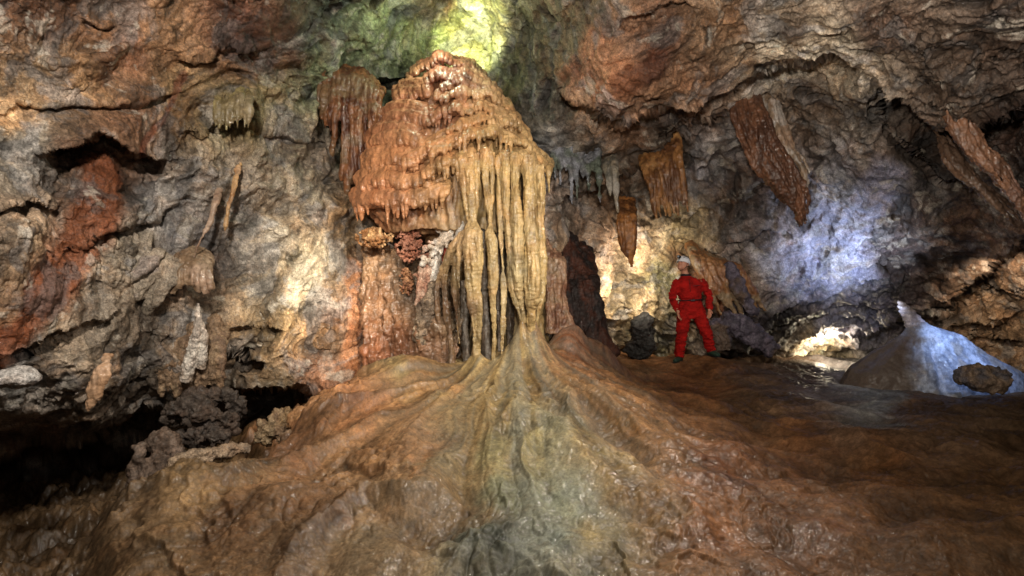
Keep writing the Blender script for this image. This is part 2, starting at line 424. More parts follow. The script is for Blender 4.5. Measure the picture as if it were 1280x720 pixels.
def build_shell():
    st = 1.25 / Q
    ax = axis(-420, -30, 1310, 1700, st, 9); ay = axis(-520, -20, 540, 760, st, 8)
    nx, ny = len(ax), len(ay)
    PX, PY = np.meshgrid(ax, ay); px = PX.ravel(); py = PY.ravel()
    n = len(px)
    q0 = np.stack([px / 100, py / 100, np.zeros(n)], 1)
    wx = fbm(q0, 1.1, 5, .55, seed=3.3) * 17; wy = fbm(q0, 1.1, 5, .55, seed=9.1) * 17
    dp = np.array(DEPTH)
    Y = np.exp(rbf(dp[:, :2] / 100, np.log(dp[:, 2]), np.stack([(px + wx * .6) / 100, (py + wy * .6) / 100], 1), .02))
    Y = np.clip(Y, 2.2, 16)
    for (pl, amp, dec) in LEDGES:
        pl = np.array(pl, float)
        xq = px + wx * .7
        ly = np.interp(xq, pl[:, 0], pl[:, 1])
        d = (py + wy * .9) - ly
        x0, x1 = pl[0, 0], pl[-1, 0]; e = max(14, .16 * (x1 - x0))
        m = sstep(x0 - e * .4, x0 + e, xq) * (1 - sstep(x1 - e, x1 + e * .4, xq))
        Y += m * amp * sstep(-1.5, 4, d) * np.exp(-np.maximum(d, 0) / dec)
        Y -= m * abs(amp) * .16 * np.exp(-np.maximum(-d, 0) / (dec * .6)) * (d < 0)
    P = np.stack([(px - 640) / F * Y, Y, CH + (360 - py) / F * Y], 1).astype(f32)
    # surface normals of the coarse form
    G = P.reshape(ny, nx, 3)
    du = np.gradient(G, axis=1); dv = np.gradient(G, axis=0)
    Nn = np.cross(du, dv); Nn /= np.linalg.norm(Nn, axis=2)[..., None] + 1e-9
    Nn = Nn.reshape(-1, 3)
    s = np.sign((Nn * -(P - np.array((0, 0, CH)))).sum(1)); Nn *= s[:, None]
    V = -(P - np.array((0, 0, CH))); V /= np.linalg.norm(V, axis=1)[:, None]
    Nn = Nn * .6 + V * .55; Nn /= np.linalg.norm(Nn, axis=1)[:, None]
    # ---- region masks
    def blob(x, y, rx, ry, soft=.5):
        return 1 - sstep(1 - soft, 1 + soft, np.sqrt(((px + wx - x) / rx) ** 2 + ((py + wy - y) / ry) ** 2))
    left = 1 - sstep(420, 520, px)
    ceilR = sstep(640, 720, px) * (1 - sstep(120, 170, py - np.interp(px, [640, 920, 1100, 1300], [0, -30, 20, 60])))
    flow = np.clip(blob(60, 350, 110, 130) * .5 + blob(1050, 330, 90, 130) + blob(450, 390, 50, 110) + blob(200, 340, 120, 80) * .7 + blob(1230, 270, 90, 90) * .5 + blob(880, 360, 60, 60) * .4 + blob(300,140,50,40), 0, 1)
    rough = 1 - flow * .75
    # domain warp
    W = np.stack([fbm(P, .9, 3, seed=s_) for s_ in (1.0, 5.0, 8.0)], 1) * .35
    Pw = P + W
    a = math.radians(28)
    # slanting strata: sawtooth ledges, rising to the right on the left wall
    ph = (Pw[:, 2] * math.cos(a) - (Pw[:, 0] + .4 * Pw[:, 1]) * math.sin(a) * np.where(px < 560, 1, -.8)) * 2.1 + fbm(P, .7, 4, seed=21) * 1.3
    saw = ph - np.floor(ph)
    saw = np.where(saw < .86, saw / .86, (1 - saw) / .14)
    big = fbm(Pw, .85, 3, seed=2) 
    bill = ridged(Pw, 1.5, 5, .52, seed=4)
    lump = np.abs(fbm(Pw, 2.6, 4, .5, seed=31))
    med = fbm(Pw, 5.0, 4, .6, seed=12)
    d1, d2, cid = worley(Pw + med[:, None] * .02, 2.7, 3)
    facet = GR[cid]
    blocks = (d2 - d1)
    d1b, d2b, cidb = worley(Pw, 7.5, 17)
    pits = fbm(Pw, 3.6, 4, .55, seed=44)
    flut = ridged(P, 3.2, 4, .55, seed=14, st=(1, 1, .22))           # vertical flutes
    fold = ridged(np.stack([Pw[:, 0] * .8 + Pw[:, 2] * .75, Pw[:, 1], Pw[:, 2] * .8 - Pw[:, 0] * .75], 1), 2.2, 4, .5, seed=19, st=(1.6, 1, .45))
    lf = left * sstep(120, 260, py + (px * .25))
    aL = math.radians(60)
    ca, sa = math.cos(aL), math.sin(aL)
    D1 = np.stack([Pw[:, 0] * sa - Pw[:, 2] * ca, Pw[:, 1] * .7, Pw[:, 0] * ca + Pw[:, 2] * sa], 1).astype(f32)      # long axis runs down to the left
    D2 = np.stack([Pw[:, 0] * sa + Pw[:, 2] * ca, Pw[:, 1] * .7, -Pw[:, 0] * ca + Pw[:, 2] * sa], 1).astype(f32)     # long axis runs down to the right
    sheetbig = np.where(px < 560, ridged(D1, .9, 2, .4, seed=27, st=(1, 1, .36)), ridged(D2, .9, 2, .4, seed=28, st=(1, 1, .36)))
    sh1 = ridged(D1, 1.9, 4, .42, seed=7, st=(1, 1, .36)); sh2 = ridged(D2, 1.9, 4, .42, seed=8, st=(1, 1, .36))
    sheet = np.where(px < 560, sh1, sh2) + (sheetbig - .6) * .8
    upl = left * (1 - sstep(120, 260, py + px * .25))
    D3 = np.stack([Pw[:, 0] * .9 + Pw[:, 2] * .4, Pw[:, 1], Pw[:, 2] * .9 - Pw[:, 0] * .4], 1).astype(f32)
    sweep = ridged(D3, 1.3, 5, .5, seed=9, st=(.45, .6, 1.3))
    iso = rough * (.14 + .45 * ceilR)
    ck1 = 1 - sstep(0, .055, np.abs(fbm(Pw, 1.5, 4, .5, seed=201) )); ck2 = 1 - sstep(0, .07, np.abs(fbm(np.where((px < 560)[:, None], D1, D2), 2.6, 4, .55, seed=203, st=(1, 1, .45))))
    ckm = sstep(-.15, .35, fbm(P, 1.1, 3, seed=205))
    crack = ck1 * .6 * ckm + ck2 * .5 * (1 - ckm * .6)
    disp = (big * .13 + (saw - .5) * .11 * (1 - flow * .7) * (1 - ceilR * .5) + (bill - .6) * .20 * iso - lump * .12 * iso
            + np.minimum(blocks, .35) * .20 * iso * (.35 + .65 * sstep(-.1, .35, big)) + (cid % 7 / 7. - .5) * .06 * iso
            + np.minimum(d2b - d1b, .3) * .06 * iso + med * .022
            + (sheet - .6) * .17 * (1 - ceilR) * (1 - upl) * (1 - flow * .5) + (sweep - .6) * .22 * np.clip(upl + ceilR * .3, 0, 1) - crack * .055
            + (flut - .6) * .16 * flow
            - sstep(.3, .62, pits) * .13 * iso)
    dd = .45 + .55 * sstep(-.2, .4, fbm(P, .8, 3, seed=57))
    sm = .38 + .62 * sstep(-.25, .35, fbm(P, .62, 3, .5, seed=59))
    disp = big * .13 + (disp - big * .13) * (sm * (1 - ceilR * .3) + ceilR * .3)
    fine = fbm(P, 17, 3, .6, seed=51) * .007 * dd + ridged(Pw, 11, 3, .5, seed=52) * .010 * dd + dd * .6 * (ridged(np.where((px < 560)[:, None], D1, D2), 8, 3, .55, seed=53, st=(1, 1, .4)) - .6) * .035
    disp = disp + fine
    scale = np.clip(P[:, 1] / 7.0, .6, 1.5)
    damp = np.ones(n)
    P2 = P + Nn * (disp * scale * damp)[:, None]
    # ---- colour
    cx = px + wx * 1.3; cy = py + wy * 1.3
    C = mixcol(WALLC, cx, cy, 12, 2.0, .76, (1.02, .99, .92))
    v = fbm(Pw, 3.0, 6, .68, seed=61)
    v2 = fbm(Pw, 9.0, 4, .65, seed=63)
    C = C * (1 + np.clip(v * .30 + v2 * .2, -.5, .6))[:, None]
    # hollows and cracks darkened, ribs lightened: relief shade put into the colour
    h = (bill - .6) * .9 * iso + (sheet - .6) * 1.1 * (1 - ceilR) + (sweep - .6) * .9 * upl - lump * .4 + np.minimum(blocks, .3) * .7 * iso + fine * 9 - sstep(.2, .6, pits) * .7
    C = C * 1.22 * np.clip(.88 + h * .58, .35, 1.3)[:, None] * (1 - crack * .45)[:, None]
    grit = fbm(P, 26, 3, .7, seed=67) + fbm(P, 60, 2, .6, seed=68) * .6
    C = C * (1 + np.clip(grit, -.75, .75) * .34)[:, None]
    streak = fbm(P, 3.4, 5, .6, seed=66, st=(1, 1, .12)) * (1 - ceilR) * (1 - upl * .7)
    C = C * (1 + np.clip(streak * .5, -.4, .5))[:, None]
    pale = sstep(.15, .5, streak)[:, None] * .25
    C = C * (1 - pale) + np.array((.5, .46, .4)) * pale
    specks = sstep(.45, .7, fbm(Pw, 13, 3, .6, seed=69) + .2 * fbm(P, 2, 2, seed=70))[:, None]
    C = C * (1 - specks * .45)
    for (pl, wd, hx, k) in STAINS:
        dmin = np.full(n, 1e9)
        qx = px + wx * .6; qy = py + wy * .6
        for (x0, y0), (x1, y1) in zip(pl[:-1], pl[1:]):
            t = np.clip(((qx - x0) * (x1 - x0) + (qy - y0) * (y1 - y0)) / ((x1 - x0) ** 2 + (y1 - y0) ** 2), 0, 1)
            dmin = np.minimum(dmin, np.hypot(qx - x0 - t * (x1 - x0), qy - y0 - t * (y1 - y0)))
        m = (1 - sstep(wd * .55, wd * 1.15, dmin))[:, None] * k
        C = C * (1 - m) + np.array(lin(hx)) * (.75 + np.clip(C.mean(1), 0, .6) * 1.4)[:, None] * m
    ochre = sstep(.1, .5, fbm(Pw, 1.7, 5, .6, seed=71))[:, None]
    C = C * (1 - ochre * .4) + C * np.array((1.12, .92, .74)) * ochre * .4
    grey = sstep(.12, .5, fbm(Pw, 2.1, 5, .6, seed=73))[:, None]
    lum = C.mean(1)[:, None]
    C = C * (1 - grey * .55) + lum * np.array((.98, .98, 1.0)) * grey * .55
    white = sstep(.52, .8, fbm(Pw, 2.6, 5, .7, seed=77) + (bill - .6) * .7)[:, None]
    C = C * (1 - white * .5) + np.array((.55, .5, .42)) * white * .5
    # split into ceiling, left wall, right wall
    idx = np.arange(n).reshape(ny, nx)
    Fq = np.stack([idx[:-1, :-1], idx[1:, :-1], idx[1:, 1:], idx[:-1, 1:]], -1).reshape(-1, 4)
    fx = px[Fq[:, 0]]; fy = py[Fq[:, 0]]
    ceil_edge = np.interp(fx, [-420, 0, 200, 390, 500, 560, 690, 740, 850, 915, 1060, 1150, 1300, 1700], [-60, 40, 60, 90, 95, 100, 112, 138, 150, 112, 82, 150, 128, 60])
    cm = fy < ceil_edge
    lm = (~cm) & (fx < 590); rm = (~cm) & (fx >= 590)
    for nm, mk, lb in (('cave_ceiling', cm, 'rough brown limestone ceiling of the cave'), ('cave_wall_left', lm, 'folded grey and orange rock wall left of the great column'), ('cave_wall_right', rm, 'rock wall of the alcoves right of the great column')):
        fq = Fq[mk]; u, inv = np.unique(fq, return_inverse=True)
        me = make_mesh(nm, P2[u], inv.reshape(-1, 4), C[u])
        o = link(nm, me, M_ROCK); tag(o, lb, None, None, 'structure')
    # back of the chamber, behind the camera
    th = np.linspace(0, 2 * np.pi, 220); phv = np.linspace(0, np.pi, 120)
    T, H = np.meshgrid(th, phv); T = T.ravel(); H = H.ravel()
    D = np.stack([np.sin(H) * np.cos(T), np.sin(H) * np.sin(T), np.cos(H)], 1)
    R = 1 + fbm(D, 2.2, 5, seed=5) * .16
    B = D * R[:, None] * np.array((6.2, 6.0, 4.2)) + np.array((0, .5, 1.6))
    idx = np.arange(len(T)).reshape(len(phv), len(th))
    Fq = np.stack([idx[:-1, :-1], idx[1:, :-1], idx[1:, 1:], idx[:-1, 1:]], -1).reshape(-1, 4)
    Fq = Fq[B[Fq[:, 0], 1] < 1.2]
    o = link('cave_wall_rear', make_mesh('cave_wall_rear', B, Fq, np.tile([[.16, .11, .075]], (len(B), 1)) * (1 + fbm(B.astype(f32), 1.5, 3)[:, None] * .4)), M_ROCK)
    tag(o, 'brown rock wall closing the chamber opposite the column', None, None, 'structure')
build_shell()

# ------------------------------------------------------------------ the floor
FL = [  # photo pixel and distance of points on the floor
 (640,720,3.7),(640,600,4.77),(640,540,5.57),(640,500,6.26),(630,470,6.85),(900,720,3.6),(760,640,4.3),(1280,720,3.4),(1280,600,5.0),(1280,500,8.2),(1000,600,5.0),(1000,520,7.0),
 (800,480,8.0),(820,540,5.9),(900,470,8.6),(865,455,9.5),(845,457,9.4),(890,452,9.6),(960,464,9.6),(1000,462,10.4),(1030,452,12),(1100,478,9.4),(1200,488,8.8),
 (760,462,8.2),(720,450,7.9),(490,470,7.3),(440,500,6.8),(400,530,6.2),(350,570,5.5),(280,612,4.9),(200,648,4.5),(110,700,3.9),(400,600,4.9),(300,680,3.9),(500,540,5.8),(500,620,4.6),(550,490,6.7),(450,700,3.7)]
FLW = [(-3.4,3.2,-2.9),(-3.3,4.2,-2.9),(-3.1,5.2,-2.8),(-2.9,6.2,-2.5),(-2.7,7.2,-2.2),(-5,4,-3.2),(-5,8,-3.0),(-2.2,9,-1.5),(0,8.6,-1.05),(-1,8.3,-1.1),(4,12,-1.5),(6,15,-1.6),(8,12,-1.7),(0,14,-1.35),(8,5,-1.9),(5,1,-2.0),(0,1,-2.6),(-4,1,-3),(0,-4,-2.8),(6,-4,-2.6),(-6,-4,-3),(11,16,-1.8),(-5,14,-2.5)]
CONES = [  # apex pixel, distance, radius, top
 (596,428,7.12,.17),(618,438,7.1,.12),(628,446,7.12,.10),(653,385,7.18,.23),(667,386,7.24,.24),(566,462,7.3,.14),(583,464,7.3,.12)]
APEX = (0.05, 7.7)
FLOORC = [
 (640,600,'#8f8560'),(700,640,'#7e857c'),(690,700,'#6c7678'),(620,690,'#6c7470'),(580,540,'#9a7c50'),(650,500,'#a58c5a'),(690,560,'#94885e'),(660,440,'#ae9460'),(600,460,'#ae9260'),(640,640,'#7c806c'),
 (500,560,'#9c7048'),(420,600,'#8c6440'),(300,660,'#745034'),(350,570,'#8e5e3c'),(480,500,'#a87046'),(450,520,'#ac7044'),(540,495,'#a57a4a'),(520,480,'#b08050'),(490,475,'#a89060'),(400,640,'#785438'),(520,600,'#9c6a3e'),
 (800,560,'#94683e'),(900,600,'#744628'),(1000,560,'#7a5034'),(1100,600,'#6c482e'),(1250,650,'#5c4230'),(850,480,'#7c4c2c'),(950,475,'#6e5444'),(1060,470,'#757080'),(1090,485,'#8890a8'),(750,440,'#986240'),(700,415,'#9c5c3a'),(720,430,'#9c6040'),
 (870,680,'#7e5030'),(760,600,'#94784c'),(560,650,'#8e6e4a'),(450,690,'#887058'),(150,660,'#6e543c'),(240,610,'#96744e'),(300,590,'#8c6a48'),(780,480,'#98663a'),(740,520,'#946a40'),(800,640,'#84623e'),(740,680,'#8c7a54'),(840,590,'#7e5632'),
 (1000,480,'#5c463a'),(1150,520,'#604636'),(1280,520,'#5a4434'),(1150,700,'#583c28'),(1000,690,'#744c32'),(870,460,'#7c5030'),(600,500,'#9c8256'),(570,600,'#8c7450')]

def build_floor():
    pts = [at(*p) for p in FL] + [(x, y, z + CH) for x, y, z in FLW]
    pts = np.array(pts)
    ly = np.concatenate([np.linspace(-4, 2.4, 40, endpoint=False), np.geomspace(2.4, 10.5, int(760 * Q)), np.geomspace(10.5, 17, 60)[1:]])
    tx = np.concatenate([np.linspace(-1.9, -.98, 50, endpoint=False), np.linspace(-.98, .98, int(1000 * Q)), np.linspace(.98, 1.9, 50)[1:]])
    YY, TT = np.meshgrid(ly, tx, indexing='ij')
    ye = np.maximum(YY, 2.4)
    X = (TT * ye).ravel(); Y = YY.ravel(); n = len(X)
    q = np.stack([X, Y], 1)
    Z = rbf(pts[:, :2] , pts[:, 2], q, .03)
    q3 = np.stack([X, Y, np.zeros(n)], 1).astype(f32)
    # cones of the column feet
    lift = np.zeros(n)
    for (px, py, D, r) in CONES:
        x, y, z = at(px, py, D)
        d = np.hypot(X - x, (Y - y) * .8)
        base = rbf(pts[:, :2], pts[:, 2], np.array([[x, y]]), .03)[0]
        h = max(z - base, .05)
        lift = np.logaddexp(lift * 30, h * np.exp(-(d * d + .0004) ** .5 / r) * 30) / 30
    Z = Z + lift - lift.min()
    # brown shoulder right of the feet
    for (px, py, D, rx, ry, h) in [(708,428,7.9,.26,.3,.36),(740,450,8.1,.34,.3,.24),(765,466,8.3,.28,.25,.14),(520,490,7.0,.34,.3,.16),(465,500,7.05,.25,.2,.08),(385,520,6.45,.2,.16,.16)]:
        x, y, z = at(px, py, D)
        Z += h * np.exp(-(((X - x) / rx) ** 2 + ((Y - y) / ry) ** 2) ** 1.3)
    r = np.hypot(X - APEX[0], Y - APEX[1]); th = np.arctan2(Y - APEX[1], X - APEX[0])
    w = fbm(q3, .8, 3, seed=6)
    pol = np.stack([(th + w * .08) * 3.0, r * .28 + w * .15, np.zeros(n)], 1).astype(f32)
    right = sstep(.9, 2.2, X)
    left = sstep(-.6, -1.6, X) if False else 1 - sstep(-1.6, -.5, X)
    rg = 1 - np.abs(fbm(pol, 1.0, 3, .42, seed=15)) * 1.6
    rg2 = 1 - np.abs(fbm(pol, 2.2, 2, .4, seed=25, st=(1, .8, 1))) * 1.5
    amp = sstep(.2, 2.0, r)
    lobes = np.clip(rg, -.4, 1) * .19 * amp * (1 - right * .45) + np.clip(rg2, -.5, 1) * .035 * sstep(.6, 2.6, r) * (1 - right * .5)
    # rippled micro-dams and scallops
    wq = np.stack([fbm(q3, 1.7, 4, .6, seed=33), fbm(q3, 1.7, 4, .6, seed=34), np.zeros(n)], 1).astype(f32)
    rot = np.stack([X * .94 + Y * .34, Y * .94 - X * .34, np.zeros(n)], 1).astype(f32) + wq * .05
    d1, d2, cid = worley(rot * np.array((1.0, .75, 1)), 5.2, 5)
    rip = sstep(0, .55, d2 - d1)
    ripm = sstep(-.3, .2, fbm(q3, 1.1, 3, seed=35) + .1) * (1 - right * .55)
    d1c, d2c, _ = worley(rot, 12.5, 9)
    wv = wq[:, 0]
    d1f, d2f, _ = worley(rot, 29, 21)
    ck = 1 - sstep(0, .05, np.abs(fbm(pol, 1.5, 4, .5, seed=36, st=(1, .8, 1))))
    ck2 = 1 - sstep(0, .06, np.abs(fbm(rot, 1.3, 4, .55, seed=38)))
    slump = ridged(rot, .9, 5, .5, seed=40)
    T = r * 1.9 + fbm(rot, 1.3, 4, .55, seed=48) * 1.5 + fbm(pol, 2.5, 2, .5, seed=49) * .8
    led = T - np.floor(T); led = np.where(led < .9, (led / .9) ** 1.6, (1 - led) / .1) - .4
    ledm = sstep(-.1, .3, fbm(q3, .75, 3, seed=58)) * (1 - right * .4)
    gr2 = gr = 1 - np.abs(fbm(pol, 2.7, 2, .4, seed=44, st=(1, .7, 1))) * 1.5
    ripm = ripm * sstep(.0, .5, fbm(q3, .7, 2, seed=46) + .35)
    Z2 = Z + lobes + np.clip(gr, -.3, 1) * .030 * sstep(.8, 2.6, r) + (rip - .5) * .034 * ripm + led * .036 * ledm * amp * sstep(.5, 1.2, r) + sstep(0, .4, d2c - d1c) * .012 * (.3 + .7 * ripm) * sstep(.5, 1.2, r) + sstep(0, .4, d2f - d1f) * .004 * sstep(.5, 1.2, r) - (ck * .012 + ck2 * .008) * amp \
        + (slump - .6) * .035 * amp + fbm(q3, .8, 3, .45, seed=37) * .09 * amp + fbm(rot, 9, 4, .6, seed=39) * .005 * sstep(0, .6, r) + fbm(pol, 6, 3, .5, seed=42, st=(1, .3, 1)) * .010 * sstep(.8, 2, r)
    # big slabs on the right: broad steps
    st = fbm(np.stack([X * .5 + Y * .35, Y * .5 - X * .2, q3[:, 2]], 1).astype(f32), 1.1, 4, .5, seed=81)
    far = sstep(6.5, 8.0, Y)
    Z2 += right * (np.abs(st) * -.22 + .03) * (1 - far * .9) - .10 * far * right
    # rubble of the pit edge
    edge = 1 - sstep(-3.0, -1.9, X - (Y - 5) * .2)
    d1e, d2e, ce = worley(q3, 2.6, 7)
    Z2 += edge * (np.minimum(d2e - d1e, .5) * .3 + fbm(q3, 3, 4, .6, seed=91) * .12)
    P = np.stack([X, Y, Z2], 1).astype(f32)
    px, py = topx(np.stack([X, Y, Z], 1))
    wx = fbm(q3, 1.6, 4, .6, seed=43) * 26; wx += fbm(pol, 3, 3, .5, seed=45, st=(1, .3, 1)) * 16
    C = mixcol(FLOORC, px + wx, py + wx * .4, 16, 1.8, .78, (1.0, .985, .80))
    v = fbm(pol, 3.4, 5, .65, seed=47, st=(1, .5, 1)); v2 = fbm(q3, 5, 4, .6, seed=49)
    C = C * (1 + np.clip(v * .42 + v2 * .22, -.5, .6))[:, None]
    C = C * np.clip(.86 + (np.clip(rg2, -.5, 1) - .5) * .22 + (np.clip(gr2, -.3, 1) - .5) * .28 + (rip - .6) * .35 * ripm + (slump - .6) * .5 - ck * .14 - ck2 * .10 + led * .3 * ledm + (sstep(0, .5, d2f - d1f) - .6) * .16, .45, 1.3)[:, None] * (1 + np.clip(fbm(q3, 16, 4, .65, seed=50), -.7, .7) * .35)[:, None]  # creases and gaps darkened, their shade put into the floor colour
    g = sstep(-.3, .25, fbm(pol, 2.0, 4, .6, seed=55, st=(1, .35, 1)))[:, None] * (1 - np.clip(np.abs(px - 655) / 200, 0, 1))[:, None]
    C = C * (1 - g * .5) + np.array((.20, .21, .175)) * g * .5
    ny, nx = YY.shape
    idx = np.arange(n).reshape(ny, nx)
    Fq = np.stack([idx[:-1, :-1], idx[:-1, 1:], idx[1:, 1:], idx[1:, :-1]], -1).reshape(-1, 4)
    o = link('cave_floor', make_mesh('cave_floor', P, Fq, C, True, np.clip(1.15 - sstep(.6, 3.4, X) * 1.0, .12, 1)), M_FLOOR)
    tag(o, 'wet brown flowstone floor spreading from the foot of the great column', None, None, 'structure')
    return P, Y, X, Z2, ly, tx
FP, FY, FX, FZ, LY, TX = build_floor()
FG = FZ.reshape(len(LY), len(TX))
def floor_z(x, y):
    i = int(np.clip(np.searchsorted(LY, y), 0, len(LY) - 1)); j = int(np.clip(np.searchsorted(TX, x / max(y, 2.4)), 0, len(TX) - 1))
    return float(FG[i, j])

# ------------------------------------------------------------------ the great column
FLOWC = [
 (500,120,'#a86c44'),(470,150,'#a46840'),(480,200,'#b87844'),(460,250,'#bc7846'),(500,260,'#b87a4c'),(520,200,'#b47a4a'),(530,140,'#a46c44'),(550,90,'#84482c'),(545,72,'#784028'),(580,90,'#7e5038'),(600,110,'#9c7a58'),(505,95,'#94603c'),
 (570,120,'#a8744a'),(600,130,'#b08452'),(640,150,'#b08a58'),(590,165,'#b4844c'),(560,150,'#8e5a3c'),(560,180,'#b07c46'),(620,180,'#b8945a'),(660,180,'#b4925c'),(600,210,'#b49458'),(560,215,'#b08650'),(540,235,'#b4804c'),
 (640,230,'#b4965a'),(670,240,'#b09258'),(590,260,'#ac9058'),(610,330,'#b0955c'),(590,350,'#b0955e'),(640,330,'#ac9a70'),(670,330,'#b4985c'),(670,400,'#b4985e'),(620,400,'#a8905c'),(645,390,'#b49e70'),(600,430,'#ae945e'),
 (567,380,'#74583e'),(560,420,'#6c5038'),(553,370,'#6c5440'),(566,440,'#785c40'),(560,280,'#c4a070'),(575,330,'#a88c60'),(540,290,'#c09060')]  # left strand spots kept dark brown, shade included in the colour

def flow_disp(P):
    return fbm(P, 7, 3, .5, seed=101, st=(1, 1, .35)) * .014 + fbm(P, 22, 3, .6, seed=103, st=(1, 1, .6)) * .0055 + ridged(P, 13, 2, .5, seed=105, st=(.5, .5, 1.6)) * .006

def flow_color(cpts, bright=1.0, dark_under=True):
    def fn(P, N):
        px, py = topx(P)
        w = fbm(P, 4, 3, .6, seed=111) * 12
        C = mixcol(cpts, px + w, py + w, 10, 2.0) * bright
        v = fbm(P, 9, 4, .65, seed=113, st=(1, 1, .3))
        C = C * (1 + np.clip(v * .5, -.5, .6))[:, None]
        m = fbm(P, 3.2, 3, .6, seed=117)
        # iron rich clay washed onto some runs
        t = sstep(.1, .5, m)[:, None] * .25
        C = C * (1 - t) + C * np.array((1.05, .8, .62)) * t
        t = (sstep(.35, .9, -N[:, 2]) * .5)[:, None]  # undersides darkened, shade put into the colour
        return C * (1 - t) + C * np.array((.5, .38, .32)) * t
    return fn

def dcolor(h1, h2=None, h3=None):
    a = np.array(lin(h1)); b = np.array(lin(h2 or h1)); c = np.array(lin(h3 or h1))
    def fn(P, N):
        v = fbm(P, 5, 4, .65, seed=151, st=(1, 1, .35)); w = fbm(P, 2.4, 3, .6, seed=153)
        t = sstep(-.35, .35, v)[:, None]; u = sstep(.0, .5, w)[:, None]
        C = a * (1 - t) + b * t; C = C * (1 - u) + c * u
        return C * (1 + fbm(P, 14, 3, .6, seed=155) * .35)[:, None]
    return fn

SIL = [  # py, left px, right px, front Y of the body
 (66,542,560,8.05),(80,526,588,7.95),(95,514,610,7.85),(115,500,630,7.72),(140,486,650,7.62),(170,468,664,7.55),(200,460,676,7.5),(235,450,684,7.46),(262,446,686,7.5)]
SA = np.array(SIL, float)
def body(px, py):
    l = np.interp(py, SA[:, 0], SA[:, 1]); r = np.interp(py, SA[:, 0], SA[:, 2]); f = np.interp(py, SA[:, 0], SA[:, 3])
    c = (l + r) / 2; h = (r - l) / 2
    t = np.clip((px - c) / h, -1, 1)
    return f + .75 * (1 - math.sqrt(max(0, 1 - .92 * t * t)))

col_loc = at(620, 455, 7.6)
great = empty('flowstone_column', col_loc)
tag(great, 'towering orange and ochre flowstone column with tiers of dripstone fringes in the centre of the cave', 'column')

def tier(rim, spacing=6.5, length=(14, 34), out=.10, up=20, jitter=1.0, r0=1.0, name='stalactite_tier', extra=None, ydelta=0.0, taper=.28, seed=None, bow=0.0):
    """a fringe: bent tapering runs that leave the body, bulge over the rim and hang free"""
    rnd = random.Random(seed if seed is not None else int(rim[0][0] * 7 + rim[0][1]))
    rim = np.array(rim, float)
    s = Soup()
    cxm0 = (rim[0, 0] + rim[-1, 0]) / 2
    lipA, lipB = [], []
    for q in np.linspace(rim[0, 0], rim[-1, 0], 9):
        yy = float(np.interp(q, rim[:, 0], rim[:, 1])); yr = body(q, yy) - out * 1.5 + ydelta; yt = body(q, yy - up) + .10 + ydelta
        lipA.append(at(q - (q - cxm0) * bow * .3, yy - up * .32, yt * .2 + yr * .8 + .03)); lipB.append(at(q - (q - cxm0) * bow * .7, yy - up * .72, yt * .6 + yr * .4 + .03))
    right_side = rim[-1, 0] > 590
    ra = up * .0040 + .010 if right_side else up * .0052 + .016
    s.tube(lipA, [ra * .6] + [ra] * 7 + [ra * .6], k=10, sub=3); s.tube(lipB, [ra] + [ra * 1.25] * 7 + [ra], k=10, sub=3)
    x = rim[0, 0]
    ln0 = rnd.uniform(0, 50)
    while x <= rim[-1, 0]:
        y = float(np.interp(x, rim[:, 0], rim[:, 1])) + rnd.uniform(-1.6, 1.6) * jitter
        Yr = body(x, y) - out * 1.5 + ydelta + rnd.uniform(-.015, .015)
        Yt = body(x, y - up) + .10 + ydelta
        L = rnd.uniform(*length) * (1.25 if rnd.random() < .2 else 1) * (.55 if rnd.random() < .3 else 1)
        if rim[-1, 0] > 590: L *= 1.3
        L *= .62 + .5 * math.sin(x * .21 + ln0) * math.sin(x * .083 + ln0 * 2)
        L *= .55 + .45 * math.sin(math.pi * np.clip((x - rim[0, 0]) / (rim[-1, 0] - rim[0, 0] + 1e-6), .08, .92)) ** .5
        if math.sin(x * .13 + ln0 * 3) + math.sin(x * .31 + ln0) < -.95: L *= .3
        y += 3.2 * math.sin(x * .17 + ln0 * 1.7)
        sp = spacing * .0105 * rnd.uniform(.75, 1.25)
        dx = rnd.uniform(-1, 1) * 1.2
        cxm = (rim[0, 0] + rim[-1, 0]) / 2
        lean = (x - cxm) * bow
        pts = [at(x - lean, y - up, Yt), at(x - lean * .5, y - up * .55, Yt * .35 + Yr * .65 - .01), at(x, y - up * .12, Yr - .005), at(x + dx * .3, y + L * .35, Yr + .012), at(x + dx, y + L, Yr + .03)]
        R = [sp * 1.0 * r0, sp * .9 * r0, sp * .60 * r0, max(.013, sp * .34 * r0), .0085]
        s.tube(pts, R, k=8, sub=3)
        x += spacing * rnd.uniform(.7, 1.3)
    if extra: extra(s, rnd)
    return organic(name, s, .0088 / Q ** .5, M_FLOW, great, smooth=2, disp=flow_disp, color=flow_color(FLOWC), factor=.4)

